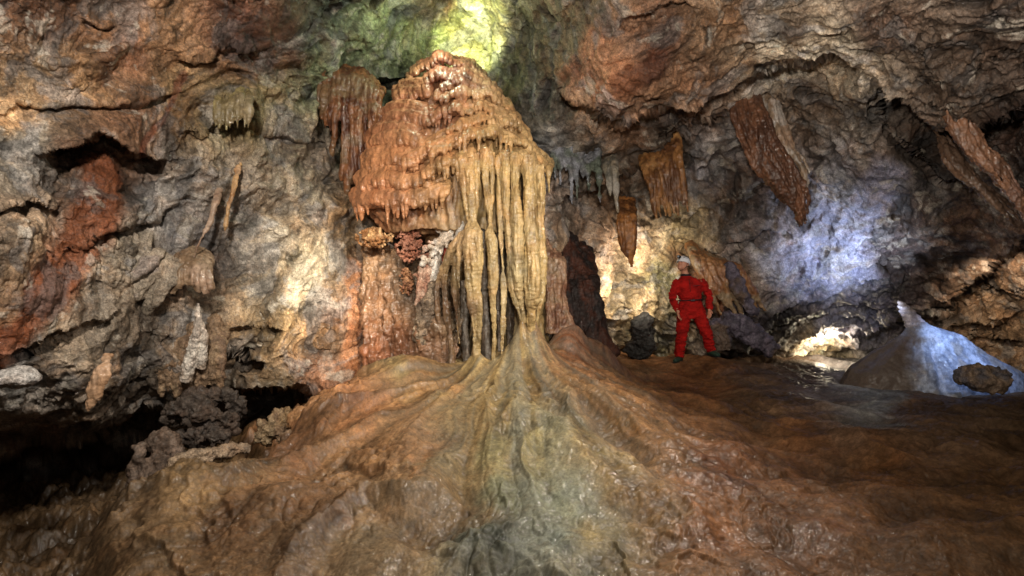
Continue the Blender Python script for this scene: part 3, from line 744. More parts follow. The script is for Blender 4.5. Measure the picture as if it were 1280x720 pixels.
# the massive core
def core():
    s = Soup()
    rings = []
    for py in np.linspace(66, 290, 40):
        l = np.interp(py, SA[:, 0], SA[:, 1]) + 5; r = np.interp(py, SA[:, 0], SA[:, 2]) - 5; f = np.interp(py, SA[:, 0], SA[:, 3])
        k = 1.0 if py < 262 else 1 - (py - 262) / 28 * .25
        c = (l + r) / 2; h = (r - l) / 2 * k
        ring = []
        for a in np.linspace(0, 2 * np.pi, 56, endpoint=False):
            X, _, Z = at(c, py, 7.7)
            Xo = h * 7.7 / F * math.cos(a)
            Yo = 8.25 + (-(8.25 - f) if math.sin(a) < 0 else .7) * abs(math.sin(a)) ** .8
            ring.append((X + Xo, Yo, Z))
        rings.append(ring)
    s.ring_loft(rings)
    s.tube([at(565, 275, 8.35), at(580, 380, 8.4), at(590, 480, 8.4)], [.42, .38, .5], k=16)
    s.tube([at(640, 275, 8.2), at(645, 380, 8.2), at(645, 470, 8.2)], [.5, .4, .5], k=16)
    def dsp(P):
        return flow_disp(P) + (ridged(P, 3.6, 3, .5, seed=121, st=(1, 1, .3)) - .6) * .10
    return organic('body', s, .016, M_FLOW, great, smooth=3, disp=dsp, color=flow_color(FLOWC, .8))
core()

# tiers from the crown down, right hand cascade
tier([(512,104),(526,86),(548,77),(578,82),(606,97)], 5.0, (9, 18), .05, 8, seed=1)
tier([(534,104),(556,98),(584,101),(610,111)], 5.5, (9, 18), .09, 12, seed=2)
tier([(552,110),(580,106),(606,112),(624,124)], 5.2, (7, 14), .11, 10, seed=3)
tier([(545,127),(566,121),(590,119),(616,124),(640,138)], 5.4, (10, 20), .13, 11, seed=4, bow=.12)
tier([(556,146),(575,141),(600,138),(630,144),(652,158)], 5.6, (9, 18), .14, 13, seed=5, bow=.12)
tier([(536,152),(550,146),(566,146)], 5.4, (14, 26), .10, 12, seed=6)
tier([(560,168),(584,156),(610,153),(640,158),(664,176)], 6, (12, 22), .16, 14, seed=7, bow=.14)
tier([(540,197),(560,185),(594,170),(625,172),(655,184),(676,200)], 6.2, (16, 32), .20, 16, seed=8, bow=.16)
tier([(506,209),(522,200),(540,193),(560,182),(576,178)], 6, (14, 28), .16, 16, seed=9)
tier([(530,222),(550,210),(572,202),(594,198)], 6, (22, 46), .20, 18, seed=10)
tier([(626,204),(645,199),(662,200),(680,210),(687,222)], 6, (20, 44), .17, 16, seed=11)
# left hand orange apron
tier([(498,132),(508,122),(522,119),(538,124)], 6.5, (12, 24), .03, 16, seed=20, r0=1.2)
tier([(482,162),(492,154),(512,152),(536,158)], 6.5, (14, 30), .05, 20, seed=21, r0=1.2)
tier([(464,190),(482,182),(505,180),(528,186)], 7, (14, 28), .08, 22, seed=22, r0=1.25)
tier([(457,216),(476,208),(500,206),(522,212)], 7, (14, 26), .10, 20, seed=23, r0=1.25)
tier([(450,240),(470,232),(495,230),(518,234),(536,232)], 7, (14, 26), .13, 20, seed=24, r0=1.25)
tier([(446,262),(465,256),(490,254),(515,256),(540,250),(560,240)], 6.5, (14, 32), .15, 22, seed=25, r0=1.2)

# the free standing runs below the tiers, from the rim to the floor
def run_disp(P):
    return flow_disp(P) * 1.3 + (ridged(P, 11, 3, .5, seed=141, st=(1, 1, .07)) - .6) * .016 + fbm(P, 5, 3, .5, seed=143, st=(1, 1, .5)) * .022
def run(name, pts, radii, extra=None, ridges=6, seed=0, legs=0, thin=.26):
    """a long run with a relief of thin parallel strands; legs leave it and end in free points"""
    rnd = random.Random(seed + 77)
    s = Soup()
    P3 = [at(*p) for p in pts]
    s.tube(P3, radii, k=16, sub=5)
    m = len(pts)
    for i in range(ridges):
        a = -math.pi * (i + rnd.uniform(.25, .75)) / ridges
        q = []; rr = []
        stop = m if rnd.random() < .6 else max(3, int(m * rnd.uniform(.45, .9)))
        for j, (p, r) in enumerate(zip(P3, radii)):
            if j >= stop: break
            aa = a + rnd.uniform(-.06, .06)
            q.append((p[0] + math.cos(aa) * r * .86, p[1] + math.sin(aa) * r * .86, p[2]))
            rr.append(max(.011, r * thin * rnd.uniform(.8, 1.25)))
        if len(q) > 2:
            if stop < m: rr[-1] = .008
            s.tube(q, rr, k=8, sub=5)
    if extra: extra(s, rnd)
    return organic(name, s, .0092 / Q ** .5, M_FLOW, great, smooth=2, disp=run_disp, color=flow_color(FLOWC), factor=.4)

def strands(lst, w=.03):
    def f(s, rnd):
        for p in lst:
            pts = [at(*q[:3]) for q in p]
            s.tube(pts, [q[3] for q in p], k=8, sub=5)
    return f
run('run', [(588,188,7.3),(588,215,7.2),(589,245,7.17),(591,270,7.16),(591,283,7.15)], [.07,.055,.048,.042,.05], ridges=5, seed=1,
    extra=strands([[(580,192,7.3,.05),(580,225,7.22,.04),(583,255,7.2,.03),(588,280,7.18,.02)], [(597,192,7.28,.05),(597,225,7.2,.035),(595,255,7.18,.03),(592,282,7.17,.03)]]))
# bell that hangs from the neck at (590,280) and narrows again into two legs
bell = [[(590,276,7.15,.045),(588,290,7.08,.085),(585,308,7.05,.075),(585,335,7.05,.055),(588,370,7.06,.042),(591,405,7.08,.032),(594,430,7.1,.028),(595,452,7.1,.05)],
        [(591,278,7.15,.045),(594,292,7.06,.085),(597,310,7.03,.07),(598,340,7.04,.052),(599,375,7.06,.042),(599,408,7.08,.03),(598,432,7.1,.026),(597,452,7.1,.05)],
        [(590,284,7.12,.04),(591,310,7.0,.045),(592,345,7.02,.035),(593,380,7.05,.026),(594,415,7.08,.014)],
        [(589,284,7.16,.04),(578,300,7.12,.05),(574,318,7.14,.04),(573,340,7.16,.026),(574,362,7.18,.012)]]
run('run', [(591,272,7.17),(590,284,7.12),(590,296,7.10)], [.04,.055,.085], ridges=0, seed=2, extra=strands(bell))
# brown strands behind and left of it, shade put into their colour
run('run', [(585,290,7.3),(566,312,7.36),(557,335,7.42),(555,365,7.46),(560,400,7.48),(565,440,7.45),(566,485,7.25)], [.05,.07,.06,.045,.04,.035,.07], ridges=3, seed=21,
    extra=strands([[(580,300,7.32,.05),(570,325,7.38,.045),(568,360,7.42,.035),(571,400,7.42,.026),(574,430,7.42,.012)], [(562,325,7.4,.05),(549,345,7.46,.04),(546,380,7.5,.03),(552,425,7.5,.02),(556,455,7.5,.012)]]))
run('run', [(606,188,7.25),(606,220,7.17),(609,250,7.15),(612,272,7.14),(613,284,7.12)], [.06,.045,.036,.030,.032], ridges=3, seed=3,
    extra=strands([[(614,190,7.25,.045),(615,220,7.2,.028),(615,250,7.17,.02),(613,280,7.14,.016)]]))
run('run', [(613,278,7.12),(613,292,7.07),(615,305,7.04),(616,345,7.05),(617,385,7.07),(618,415,7.09),(618,440,7.1),(618,462,7.1)], [.030,.06,.075,.055,.042,.028,.022,.05], ridges=4, seed=4)
run('run', [(625,196,7.3),(624,230,7.24),(626,280,7.22),(628,330,7.2),(629,375,7.2),(628,410,7.18),(627,440,7.14),(627,462,7.1)], [.05,.04,.032,.032,.028,.02,.018,.04], ridges=2, seed=5)
run('run', [(633,192,7.28),(632,225,7.2),(634,265,7.2),(637,310,7.18),(639,345,7.16),(644,370,7.16),(648,388,7.16),(652,404,7.18)], [.075,.06,.055,.065,.06,.045,.032,.026], ridges=4, seed=6)
run('run', [(643,194,7.24),(643,230,7.14),(645,270,7.12),(647,310,7.09),(648,340,7.08),(649,362,7.1),(652,380,7.14),(654,404,7.18)], [.075,.055,.065,.075,.075,.055,.035,.03], ridges=4, seed=7)
run('run', [(660,196,7.24),(662,230,7.16),(663,270,7.14),(665,310,7.10),(666,345,7.08),(666,370,7.09),(665,392,7.13),(664,415,7.2)], [.085,.075,.07,.085,.105,.095,.055,.05], ridges=5, seed=8)
run('run', [(674,206,7.32),(675,235,7.28),(675,270,7.28),(676,310,7.28),(676,345,7.26),(675,368,7.26),(672,390,7.26),(668,412,7.28)], [.07,.06,.05,.055,.06,.055,.042,.04], ridges=3, seed=9)
DK = flow_color([(620,300,'#5c5044'),(600,420,'#6a6058'),(640,400,'#54483c')])  # darker greys put shade into the colour of the runs behind
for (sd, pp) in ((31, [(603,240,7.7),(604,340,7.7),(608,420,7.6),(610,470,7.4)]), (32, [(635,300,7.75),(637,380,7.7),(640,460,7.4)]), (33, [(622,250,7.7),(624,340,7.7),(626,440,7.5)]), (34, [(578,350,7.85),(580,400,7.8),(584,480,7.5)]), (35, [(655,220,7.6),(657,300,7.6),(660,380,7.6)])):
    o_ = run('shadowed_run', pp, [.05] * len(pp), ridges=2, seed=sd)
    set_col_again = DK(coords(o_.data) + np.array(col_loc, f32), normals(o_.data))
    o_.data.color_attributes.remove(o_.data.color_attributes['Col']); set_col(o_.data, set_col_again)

# fluted flowstone curtain lower left of the column
def lower_left():
    s = Soup(); rnd = random.Random(5)
    x = 462
    while x < 572:
        t = (x - 462) / 110
        top = 300 + 60 * t; bot = 468 + 22 * math.sin(t * 3.1)
        Yt = 8.25 - .25 * t; Yb = 7.75 - .25 * t
        s.tube([at(x, top, Yt + .15), at(x + 1, top + 30, Yt), at(x + rnd.uniform(-5, 5), (top + bot) / 2, (Yt + Yb) / 2 + rnd.uniform(-.08, .08)), at(x + rnd.uniform(-5, 5), bot - 25, Yb), at(x + rnd.uniform(-3, 3), bot + 12, Yb + .05)],
               [.12, .10, .09 * rnd.uniform(.7, 1.5), .08 * rnd.uniform(.7, 1.5), .09], k=8)
        x += rnd.uniform(5, 9)
    # bulging apron with fine drips
    for i in range(16):
        x = 523 + i * 2.6
        s.tube([at(535 + i * .8, 384, 7.75), at(x, 402, 7.62), at(x + 1, 420, 7.56), at(x + 2, rnd.uniform(434, 462), 7.6)], [.05, .05, .035, .012], k=8)
    for i in range(12):
        x = 505 + i * 4.5
        s.tube([at(x + 6, 425, 7.9), at(x + 3, 440, 7.66), at(x + 2, 465, 7.5), at(x + 2, 500, 7.4)], [.09, .09, .075, .06], k=8)
    def dsp(P): return flow_disp(P) * 1.8 + fbm(P, 3.5, 4, .6, seed=131) * .06 + (ridged(P, 4.5, 4, .55, seed=133, st=(1, 1, .25)) - .6) * .11
    c = [(470,320,'#a8805c'),(480,380,'#8c6444'),(510,360,'#5c4c40'),(500,430,'#74482c'),(520,340,'#7e6854'),(540,400,'#8c6c50'),(530,430,'#8a6040'),(550,450,'#7c5c44'),(560,400,'#806c54'),(545,480,'#8c5c3c'),(475,450,'#985c36')]
    return organic('curtain', s, .0135, M_FLOW, great, smooth=2, disp=dsp, color=flow_color(c))
lower_left()

# white and pink calcite cluster in the hollow under the fringe
def coral(name, spots, cols, parent, rr, voxel=.009, seed=0, n=18):
    s = Soup(); rnd = random.Random(seed)
    for (px, py, Y, r) in spots:
        s.ball(at(px, py, Y), (r, r * .9, r * 1.1))
        for i in range(n):
            a = rnd.uniform(0, 2 * math.pi); e = rnd.uniform(-1.2, 1.2); q = at(px, py, Y)
            d = (math.cos(a) * math.cos(e), -abs(math.sin(a)) * math.cos(e), math.sin(e))
            rb = r * rnd.uniform(*rr)
            s.ball((q[0] + d[0] * r * .85, q[1] + d[1] * r * .85, q[2] + d[2] * r * .95), rb, k=10)
    return organic(name, s, voxel, M_ROCK, parent, smooth=1, disp=lambda P: fbm(P, 20, 3, .6, seed=seed) * .008, color=flow_color(cols))
def white_flow():
    s = Soup(); rnd = random.Random(9)
    T = [[(572,262,7.55,.05),(566,280,7.5,.07),(556,296,7.52,.07),(547,308,7.55,.05)], [(577,270,7.5,.05),(575,288,7.45,.05),(568,300,7.5,.02)], [(566,272,7.52,.05),(560,292,7.5,.05),(558,310,7.53,.012)],
         [(547,312,7.62,.05),(544,332,7.6,.075),(541,350,7.62,.07),(539,368,7.66,.04)], [(552,300,7.6,.06),(549,318,7.6,.04),(547,334,7.62,.012)]]
    for p in T: s.tube([at(q[0], q[1], q[2] + .12) for q in p], [q[3] * 1.1 for q in p], k=10, sub=4)
    for i in range(30): s.ball(at(rnd.uniform(546, 574), rnd.uniform(270, 300), 7.66), rnd.uniform(.025, .055), k=10)
    for i in range(26):
        s.ball(at(rnd.uniform(527, 552), rnd.uniform(298, 330), 7.58 + rnd.uniform(0, .1)), rnd.uniform(.02, .05), k=10)
    organic('calcite_drape', s, .009, M_ROCK, great, smooth=2, disp=lambda P: fbm(P, 14, 3, .6, seed=401) * .010, color=dcolor('#d8c8b4', '#f0e8dc', '#d0a890'))
    s = Soup()
    for (x, r) in ((524, .05), (530, .06), (534, .045)):
        s.tube([at(x + 8, 318, 7.72), at(x + 3, 338, 7.68), at(x, 358, 7.7), at(x - 3, 382, 7.74)], [r, r, r * .8, r * .6], k=10)
    for i in range(16): s.ball(at(rnd.uniform(518, 540), rnd.uniform(318, 350), 7.7), rnd.uniform(.02, .04), k=10)
    organic('calcite_drape', s, .010, M_ROCK, great, smooth=2, disp=lambda P: fbm(P, 14, 3, .6, seed=403) * .012, color=dcolor('#b88870', '#d8b8a0', '#8c5844'))
    s = Soup()
    s.tube([at(548, 352, 7.75), at(542, 372, 7.65), at(532, 396, 7.62), at(528, 430, 7.66)], [.08, .13, .16, .12], k=14)
    organic('grey_boss', s, .012, M_ROCK, great, smooth=2, disp=lambda P: fbm(P, 6, 4, .6, seed=405) * .05, color=dcolor('#6c5c4c', '#a8947c', '#54443a'))
    s = Soup()
    for i in range(7): s.tube([at(560 - i * 2, 300 + i * 3, 7.8), at(558 - i * 2.2, 318 + i * 3, 7.78), at(552 - i * 2.2, 345 + i * 2, 7.8)], [.03, .03, .025], k=8)
    organic('red_flutes', s, .010, M_FLOW, great, smooth=2, disp=flow_disp, color=dcolor('#6c2412', '#8c3418', '#541c10'))
white_flow()
def coral(name, n, box, Y, r, cols, seed):
    s = Soup(); rnd = random.Random(seed)
    cx, cy, rx, ry = box
    s.tube([at(cx, cy - ry * .8, Y + .1), at(cx, cy, Y + .06), at(cx, cy + ry * .8, Y + .1)], [rx * .35 * Y / F, rx * .55 * Y / F, rx * .35 * Y / F], k=14)
    for i in range(n):
        a = rnd.uniform(0, 2 * math.pi); t = math.sqrt(rnd.random())
        x = cx + math.cos(a) * t * rx; y = cy + math.sin(a) * t * ry
        s.ball(at(x, y, Y - rx * .5 * Y / F * math.sqrt(1 - t * t) + rnd.uniform(0, .08)), rnd.uniform(*r), k=8)
    return organic(name, s, .008, M_ROCK, great, smooth=1, disp=lambda P: fbm(P, 25, 3, .6, seed=seed) * .006, color=dcolor(*cols))
coral('coral_boss', 260, (511,304,17,24), 7.75, (.012, .024), ('#8c5440', '#b07c64', '#a06850'), 4)
coral('coral_cluster', 130, (468,297,24,12), 7.86, (.014, .03), ('#8c6038', '#d8b080', '#c09868'), 5)
coral('coral_cluster', 70, (508,352,9,18), 7.9, (.012, .026), ('#7c5038', '#a87c58', '#94684a'), 6)

# ------------------------------------------------------------------ other dripstone
def hanging(name, label, cat, tubes, c, voxel=.012, group=None, disp=None, mat=None, smooth=2, base=None):
    """a formation of fused tapering runs: tubes = [(pixel path, radii, flat)]"""
    s = Soup()
    for (pts, rad, fl) in tubes:
        if 'stalagmite' not in name and 'crust' not in name and 'boss' not in name and 'ledge' not in name and 'pillar' not in name:
            a, b = pts[0], pts[1]
            pts = [(a[0] - (b[0] - a[0]) * .7, a[1] - abs(b[1] - a[1]) * .5 - 3, a[2] + .32)] + list(pts); rad = [rad[0] * 1.2] + list(rad)
        s.tube([at(*p) for p in pts], rad, k=10, flat=fl, sub=4)
    o = organic(name, s, voxel, mat or M_FLOW, None, smooth=smooth, disp=disp or (lambda P: flow_disp(P) * 1.2 + fbm(P, 2.0, 2, .5, seed=88) * .02 + (ridged(P, 9, 3, .5, seed=89, st=(1, 1, .1)) - .6) * .03), color=c)
    set_origin(o)
    return tag(o, label, cat, group)

def set_origin(o):
    P = coords(o.data); z = P[:, 2].min(); c = np.array((P[:, 0].mean(), P[:, 1].mean(), z), f32)
    o.data.vertices.foreach_set('co', (P - c).ravel()); o.data.update(); o.location = [float(v) for v in c]

R_ = random.Random(21)
# curtain left of the great column
tb = []
for i, (x, y0, y1) in enumerate([(402,100,140),(407,99,150),(412,97,158),(418,97,168),(424,99,196),(430,99,228),(436,102,236),(442,103,228),(447,104,215),(452,106,232),(457,110,214),(463,113,196),(469,120,172),(475,128,160)]):
    y1 += R_.uniform(-6, 6)
    sx = -(y1 - y0) * .08 if i < 5 else (y1 - y0) * -.02
    tb.append(([(x, y0 - 6, 8.1), (x - 1, y0 + 8, 8.05), (x + sx * .5, (y0 + y1) / 2, 8.0 + R_.uniform(-.05, .05)), (x + sx, y1 - 10, 8.02), (x + sx, y1, 8.04)], [.05, .045, .038 * R_.uniform(.8, 1.3), .035, .012], None))
hanging('drapery', 'orange brown fluted curtain hanging left of the great column under the green roof', 'drapery', tb, dcolor('#4c2c1c', '#744c30', '#6c543c'))
# top right bag-shaped drapery
def bag(pth, wid, nn, jit=.02, seed=0, tip=.6):
    """fan of runs side by side along a centre path"""
    r = random.Random(seed); out = []
    jit = .045
    wv_ = [r.uniform(.85, 1.12) for _ in pth]
    for i in range(nn):
        t = (i + .5) / nn * 2 - 1
        pts = []; rad = []
        cut = len(pth) if abs(t) < tip else len(pth)
        for j, ((x, y, Y), w) in enumerate(zip(pth, wid)):
            pts.append((x + t * w * wv_[j] + r.uniform(-.8, .8), y + (-abs(t) ** 1.5 * 26 + r.uniform(-8, 8) if j == len(pth) - 1 else -abs(t) ** 2 * 8 * (j > 2)), Y + .12 * t * t + r.uniform(-jit, jit)))
            rad.append(max(.018, w / nn * 1.7 * Y / F) if j < len(pth) - 1 else .012)
        out.append((pts, rad, None))
    return out
hanging('drapery', 'big reddish brown bag shaped drapery hanging from the overhang right of the centre', 'drapery',
        bag([(928,108,8.6),(934,138,8.35),(948,176,8.2),(968,214,8.1),(990,248,8.15),(1003,280,8.3)], [17,24,25,29,23,9], 15, seed=4), dcolor('#4a3226', '#6a4834', '#553a2c'), voxel=.011)
hanging('drapery', 'thin grey tan edge of drapery hanging behind the right side of the big brown bag', 'drapery',
        bag([(965,128,8.7),(975,160,8.6),(985,185,8.5),(1000,205,8.45),(1010,240,8.4)], [10,9,8,7,4], 5, seed=6), dcolor('#84705c', '#a09890', '#8c7460'), voxel=.013)
hanging('drapery', 'long brown drapery slanting down along the dark recess at the right edge', 'drapery',
        bag([(1180,112,6.9),(1195,145,6.8),(1215,180,6.75),(1238,210,6.7),(1262,240,6.7),(1285,275,6.75)], [12,19,20,18,12,7], 12, seed=8), dcolor('#5c4232', '#7c5a44', '#74584a'), voxel=.012)
hanging('drapery', 'dull brown ribbed drapery slanting below the long one near the right edge', 'drapery',
        bag([(1175,165,7.5),(1190,195,7.3),(1215,225,7.2),(1245,255,7.15),(1275,285,7.15)], [6,12,12,10,5], 6, seed=9), dcolor('#4e3c30', '#6a5444', '#6a5444'), voxel=.013)
hanging('drapery', 'striped brown drapery with straight ribs under the dark overhang', 'drapery',
        [([(803 + i * 6, 203 - i * 5, 9.2), (806 + i * 6.2, 216 - i * 3, 8.95), (814 + i * 6, 240, 8.9), (821 + i * 5.6, R_.uniform(256, 274), 8.9)], [.05, .048, .042, .014], None) for i in range(8)], dcolor('#5c3c24', '#8a6038', '#a47a4c'), voxel=.013)
hanging('drapery', 'small pointed brown drapery hanging before the lit hollow left of the caver', 'drapery',
        [([(775 + i * 4, 262, 9.0), (774 + i * 4.6, 280, 8.85), (777 + i * 3.6, 305, 8.85), (786 + i * .8, 322 + 3 * i, 8.87)], [.05, .05, .045, .014], None) for i in range(5)], dcolor('#6c4426', '#a06c3c', '#54361f'), voxel=.0115)
hanging('drapery', 'slanting ribbed brown flowstone wall drapery behind the caver shoulder', 'drapery',
        [([(866 + i * 7, 318 + i * 2, 10.4), (873 + i * 8, 335, 10.2), (886 + i * 9, 362, 10.15), (902 + i * 9, 388 + R_.uniform(-6, 8), 10.2)], [.08, .075, .065, .02], None) for i in range(7)], dcolor('#7a5234', '#946a44', '#8a765c'), voxel=.016)
hanging('rock_pillar', 'dark red brown pillar with recess shade in its colour, just right of the great column', 'pillar',
        [([(702 + i * 8, 285 + (i * 37) % 30, 9.5), (706 + i * 8, 312 + (i * 37) % 30, 9.1), (706 + i * 8, 348, 8.95), (709 + i * 8, 370, 8.7), (716 + i * 8, 410, 8.6), (726 + i * 9, 445, 8.55)], [.05, .08, .09, .10, .09, .13], None) for i in range(5)], dcolor('#24130d', '#482618', '#1c1210'), voxel=.014, mat=M_ROCK,  # near-black red brown, the shade of the recess put into the colour
        disp=lambda P: flow_disp(P) * 1.5 + ridged(P, 5, 3, .5, seed=171, st=(1, 1, .3)) * .06)
hanging('rock_pillar', 'short tan pillar with dripping edge at the right flank of the great column', 'pillar',
        [([(684 + i * 4.5, 300 + i * 6, 8.5), (684 + i * 4.5, 326 + (i % 3) * 5, 8.12), (686 + i * 4.5, 370, 8.05 + .03 * (i % 2)), (688 + i * 6, 418, 7.95)], [.03, .055, .05, .09], None) for i in range(5)], dcolor('#6c4a38', '#94745c', '#846c54'), voxel=.011, disp=lambda P: flow_disp(P) * 1.6 + (ridged(P, 7, 3, .5, seed=172, st=(1, 1, .2)) - .6) * .05)
# small dripstone on the left wall
hanging('stalactite', 'long thin leaning tan stalactite on the left wall above the dark ledge', 'stalactite',
        [([(297,212,7.05),(292,236,6.95),(285,262,6.92),(281,288,6.95)], [.028,.032,.02,.008], .7)], dcolor('#a07850', '#c4a07c', '#b89468'), voxel=.008)
hanging('stalactite', 'slender wavy grey brown dripstone ribbon left of the long tan one', 'stalactite',
        [([(270,250,6.8),(262,278,6.75),(250,300,6.7),(242,325,6.7)], [.03,.028,.02,.010], .7)], dcolor('#8c7260', '#a08a78', '#a08a78'), voxel=.008)
hanging('drapery', 'small grey drapery with blunt drips in a notch of the left wall', 'drapery',
        [([(218 + i * 6, 322 + abs(i - 3) * 2, 6.75), (213 + i * 7, 340, 6.6), (208 + i * 8.2, R_.uniform(356, 368), 6.6)], [.06, .055, .028], None) for i in range(8)], dcolor('#7c6650', '#94806a', '#a8907c'), voxel=.010)
hanging('flowstone_boss', 'pair of smooth grey rounded flowstone lobes on the left wall', 'flowstone',
        [([(212,318,6.65),(190,338,6.5),(165,362,6.4),(152,378,6.45)], [.10,.15,.17,.08], .6), ([(226,322,6.7),(212,345,6.55),(195,370,6.5),(180,388,6.55)], [.08,.10,.10,.05], .6), ([(205,312,6.55),(180,330,6.35),(155,352,6.25)], [.06,.10,.06], .5)], dcolor('#948878', '#ac9e8c', '#9c9088'), voxel=.013, mat=M_ROCK,
        disp=lambda P: fbm(P, 4, 4, .55, seed=173) * .04 + flow_disp(P))
hanging('stalagmite', 'slim white stalagmite on a white streak on the left wall', 'stalagmite',
        [([(248,379,6.55),(248,390,6.52),(247,412,6.55),(240,440,6.62),(232,475,6.7)], [.012,.03,.05,.065,.08], None), ([(250,398,6.55),(255,425,6.62),(251,460,6.72)], [.025,.045,.055], None)], dcolor('#c4b8ac', '#e0d8cc', '#a89888'), voxel=.009, mat=M_ROCK,
        disp=lambda P: fbm(P, 12, 4, .6, seed=175) * .016)
hanging('drapery', 'leaf shaped tan drapery hanging over the black hollow at lower left', 'drapery',
        [([(131,455,5.35),(126,470,5.3),(118,492,5.3),(110,514,5.32)], [.03,.075,.07,.015], .4)], dcolor('#a8876a', '#b89a80', '#98785c'), voxel=.009)
hanging('drapery', 'lumpy tan drapery hanging under the lit patch above the dark pit', 'drapery',
        [([(205 + i * 9, 420 + R_.uniform(-8, 8), 6.95), (203 + i * 9, 445, 6.85), (203 + i * 9, 468, 6.85), (202 + i * 9, R_.uniform(482, 506), 6.9)], [.07, .075, .06, .02], None) for i in range(9)], dcolor('#7c6450', '#9c8468', '#8c745c'), voxel=.012, mat=M_ROCK,
        disp=lambda P: fbm(P, 6, 4, .6, seed=177) * .035)
hanging('drapery', 'yellow green patch of fine straight drips on the upper left wall', 'drapery',
        [([(270 + i * 4.6, 124 + R_.uniform(-6, 6), 6.75), (270 + i * 4.6, 138, 6.68), (269 + i * 4.6, R_.uniform(150, 163), 6.7)], [.032, .03, .012], None) for i in range(10)], dcolor('#6c6044', '#8c8058', '#80745a'), voxel=.009)
hanging('drapery', 'grey veil of fine drips on the wall right of the great column', 'drapery',
        [([(690 + i * 7, 160 + R_.uniform(-20, 20) + i * 3, 8.75), (692 + i * 7, 190 + i * 3, 8.55), (694 + i * 7, R_.uniform(210, 262), 8.58)], [.05, .045, .014], None) for i in range(9)], dcolor('#6a6c70', '#8c8e96', '#5c6458'), voxel=.013, mat=M_ROCK,
        disp=lambda P: fbm(P, 8, 4, .6, seed=179) * .03)
hanging('stalactite', 'white tipped stalactite hanging by the notch above the small pointed drapery', 'stalactite',
        [([(768,212,8.8),(770,232,8.7),(771,250,8.7),(773,266,8.72)], [.07,.06,.035,.01], None), ([(760,215,8.85),(762,236,8.75),(763,246,8.75)], [.06,.045,.012], None)], dcolor('#6c6a60', '#948a78', '#a09a90'), voxel=.01)
hanging('flowstone_boss', 'slanting grey flowstone tongue right of the caver above the dark alcove floor', 'flowstone',
        [([(910,330,10.2),(922,355,10.0),(934,380,9.95),(945,395,10.0)], [.12,.14,.12,.05], .6), ([(900,398,9.9),(925,408,9.9),(950,425,9.9),(968,440,9.9)], [.14,.2,.2,.12], .7), ([(888,400,9.95),(900,420,9.9),(905,440,9.85)], [.12,.15,.12], None)], dcolor('#4a4450', '#6a6270', '#5c4c40'), voxel=.015, mat=M_ROCK,
        disp=lambda P: fbm(P, 5, 4, .6, seed=181) * .05)

# blue lit stalagmite with its broad foot, right
def blue_stalagmite():
    loc = at(1150, 482, 9.3)
    t = empty('stalagmite', loc); tag(t, 'pale blue lit stalagmite with ringed tip and broad smooth foot at right', 'stalagmite')
    def cone(levels, k=48):
        rings = []
        for (cx, py, rl, Yc) in levels:
            X, Y, Z = at(cx, py, Yc)
            ang = np.linspace(0, 2 * np.pi, k, endpoint=False)
            rings.append([(X + math.cos(a) * rl * Yc / F, Y + math.sin(a) * rl * .42 * Yc / F, Z) for a in ang])
        return rings
    s = Soup()
    L = []
    for u in np.linspace(0, 1, 34):
        py = 376 + u * 36
        wob = 1.3 * math.sin(u * 34 * 1.15) * (1 - u * .6)
        L.append((1125 + 25 * u, py, 2.5 + 13 * u ** .6 + wob * min(1, u * 6), 9.35))
    s.ring_loft(cone(L))
    organic('tip', s, .009, M_BLUE, t, smooth=1, disp=lambda P: fbm(P, 9, 3, .6, seed=191) * .012, color=dcolor('#9c98a4', '#b8b4c0', '#8c8280'))
    s = Soup()
    prof = [(1145,402,13),(1148,407,15),(1157,413,25),(1164,418,36),(1163,430,51),(1162,441,67),(1168,463,103),(1170,482,116),(1170,496,120)]
    yy = np.linspace(402, 496, 34); pr = np.array(prof, float)
    s.ring_loft(cone([(np.interp(y, pr[:, 1], pr[:, 0]), y, np.interp(y, pr[:, 1], pr[:, 2]), 9.35) for y in yy], 72))
    def dsp(P):
        th = np.arctan2(P[:, 1] - 9.35, P[:, 0] - at(1150, 400, 9.35)[0])
        q = np.stack([th * 1.6, P[:, 2] * .25, P[:, 2] * 0], 1).astype(f32)
        return fbm(q, 1.6, 3, .5, seed=193) * .05 * sstep(.1, .75, at(0, 400, 9.35)[2] - P[:, 2]) + fbm(P, 8, 3, .6, seed=195) * .012
    organic('foot', s, .016, M_BLUE, t, smooth=3, disp=dsp, color=lambda P, N: dcolor('#7c869c', '#a8b4cc', '#8c8c90')(P, N) * sstep(1122, 1172, topx(P)[0] + fbm(P, 4, 3, seed=197) * 18)[:, None] + np.array((.10, .075, .06)) * (1 - sstep(1122, 1172, topx(P)[0] + fbm(P, 4, 3, seed=197) * 18))[:, None])  # left side darkened to brown, its shade put into the colour
blue_stalagmite()

# boulders
def boulder(name, label, px, py, Y, r, c, seed, amp=.22, mat=None, group=None, z=None):
    s = Soup(); x, y, zz = at(px, py, Y)
    s.ball((x, y, zz), r, k=20)
    rr = float(np.mean(r))
    def dsp(P): 
        return (fbm(P, .9 / rr, 4, .55, seed=seed) * amp + ridged(P, 1.5 / rr, 3, .5, seed=seed + 1) * .12 - .05) * rr
    o = organic(name, s, max(.009, rr * .05), mat or M_ROCK, None, smooth=2, disp=dsp, color=c)
    set_origin(o)
    return tag(o, label, 'boulder', group)
boulder('boulder', 'dark rounded boulder against the foot of the blue stalagmite', 1228, 473, 8.25, (.36, .26, .17), dcolor('#6c5a4a', '#8c7864', '#605c60'), 201, amp=.35)
boulder('boulder', 'wet brown rounded knob on the left shoulder of the flowstone slope', 385, 527, 6.35, (.22, .2, .17), dcolor('#8c6444', '#a88260', '#98724e'), 203, mat=M_FLOW)
boulder('boulder', 'small grey brown knob below the wet brown one on the slope edge', 362, 556, 5.95, (.09, .1, .15), dcolor('#5c4634', '#7a6450', '#6a5644'), 205, mat=M_FLOW)
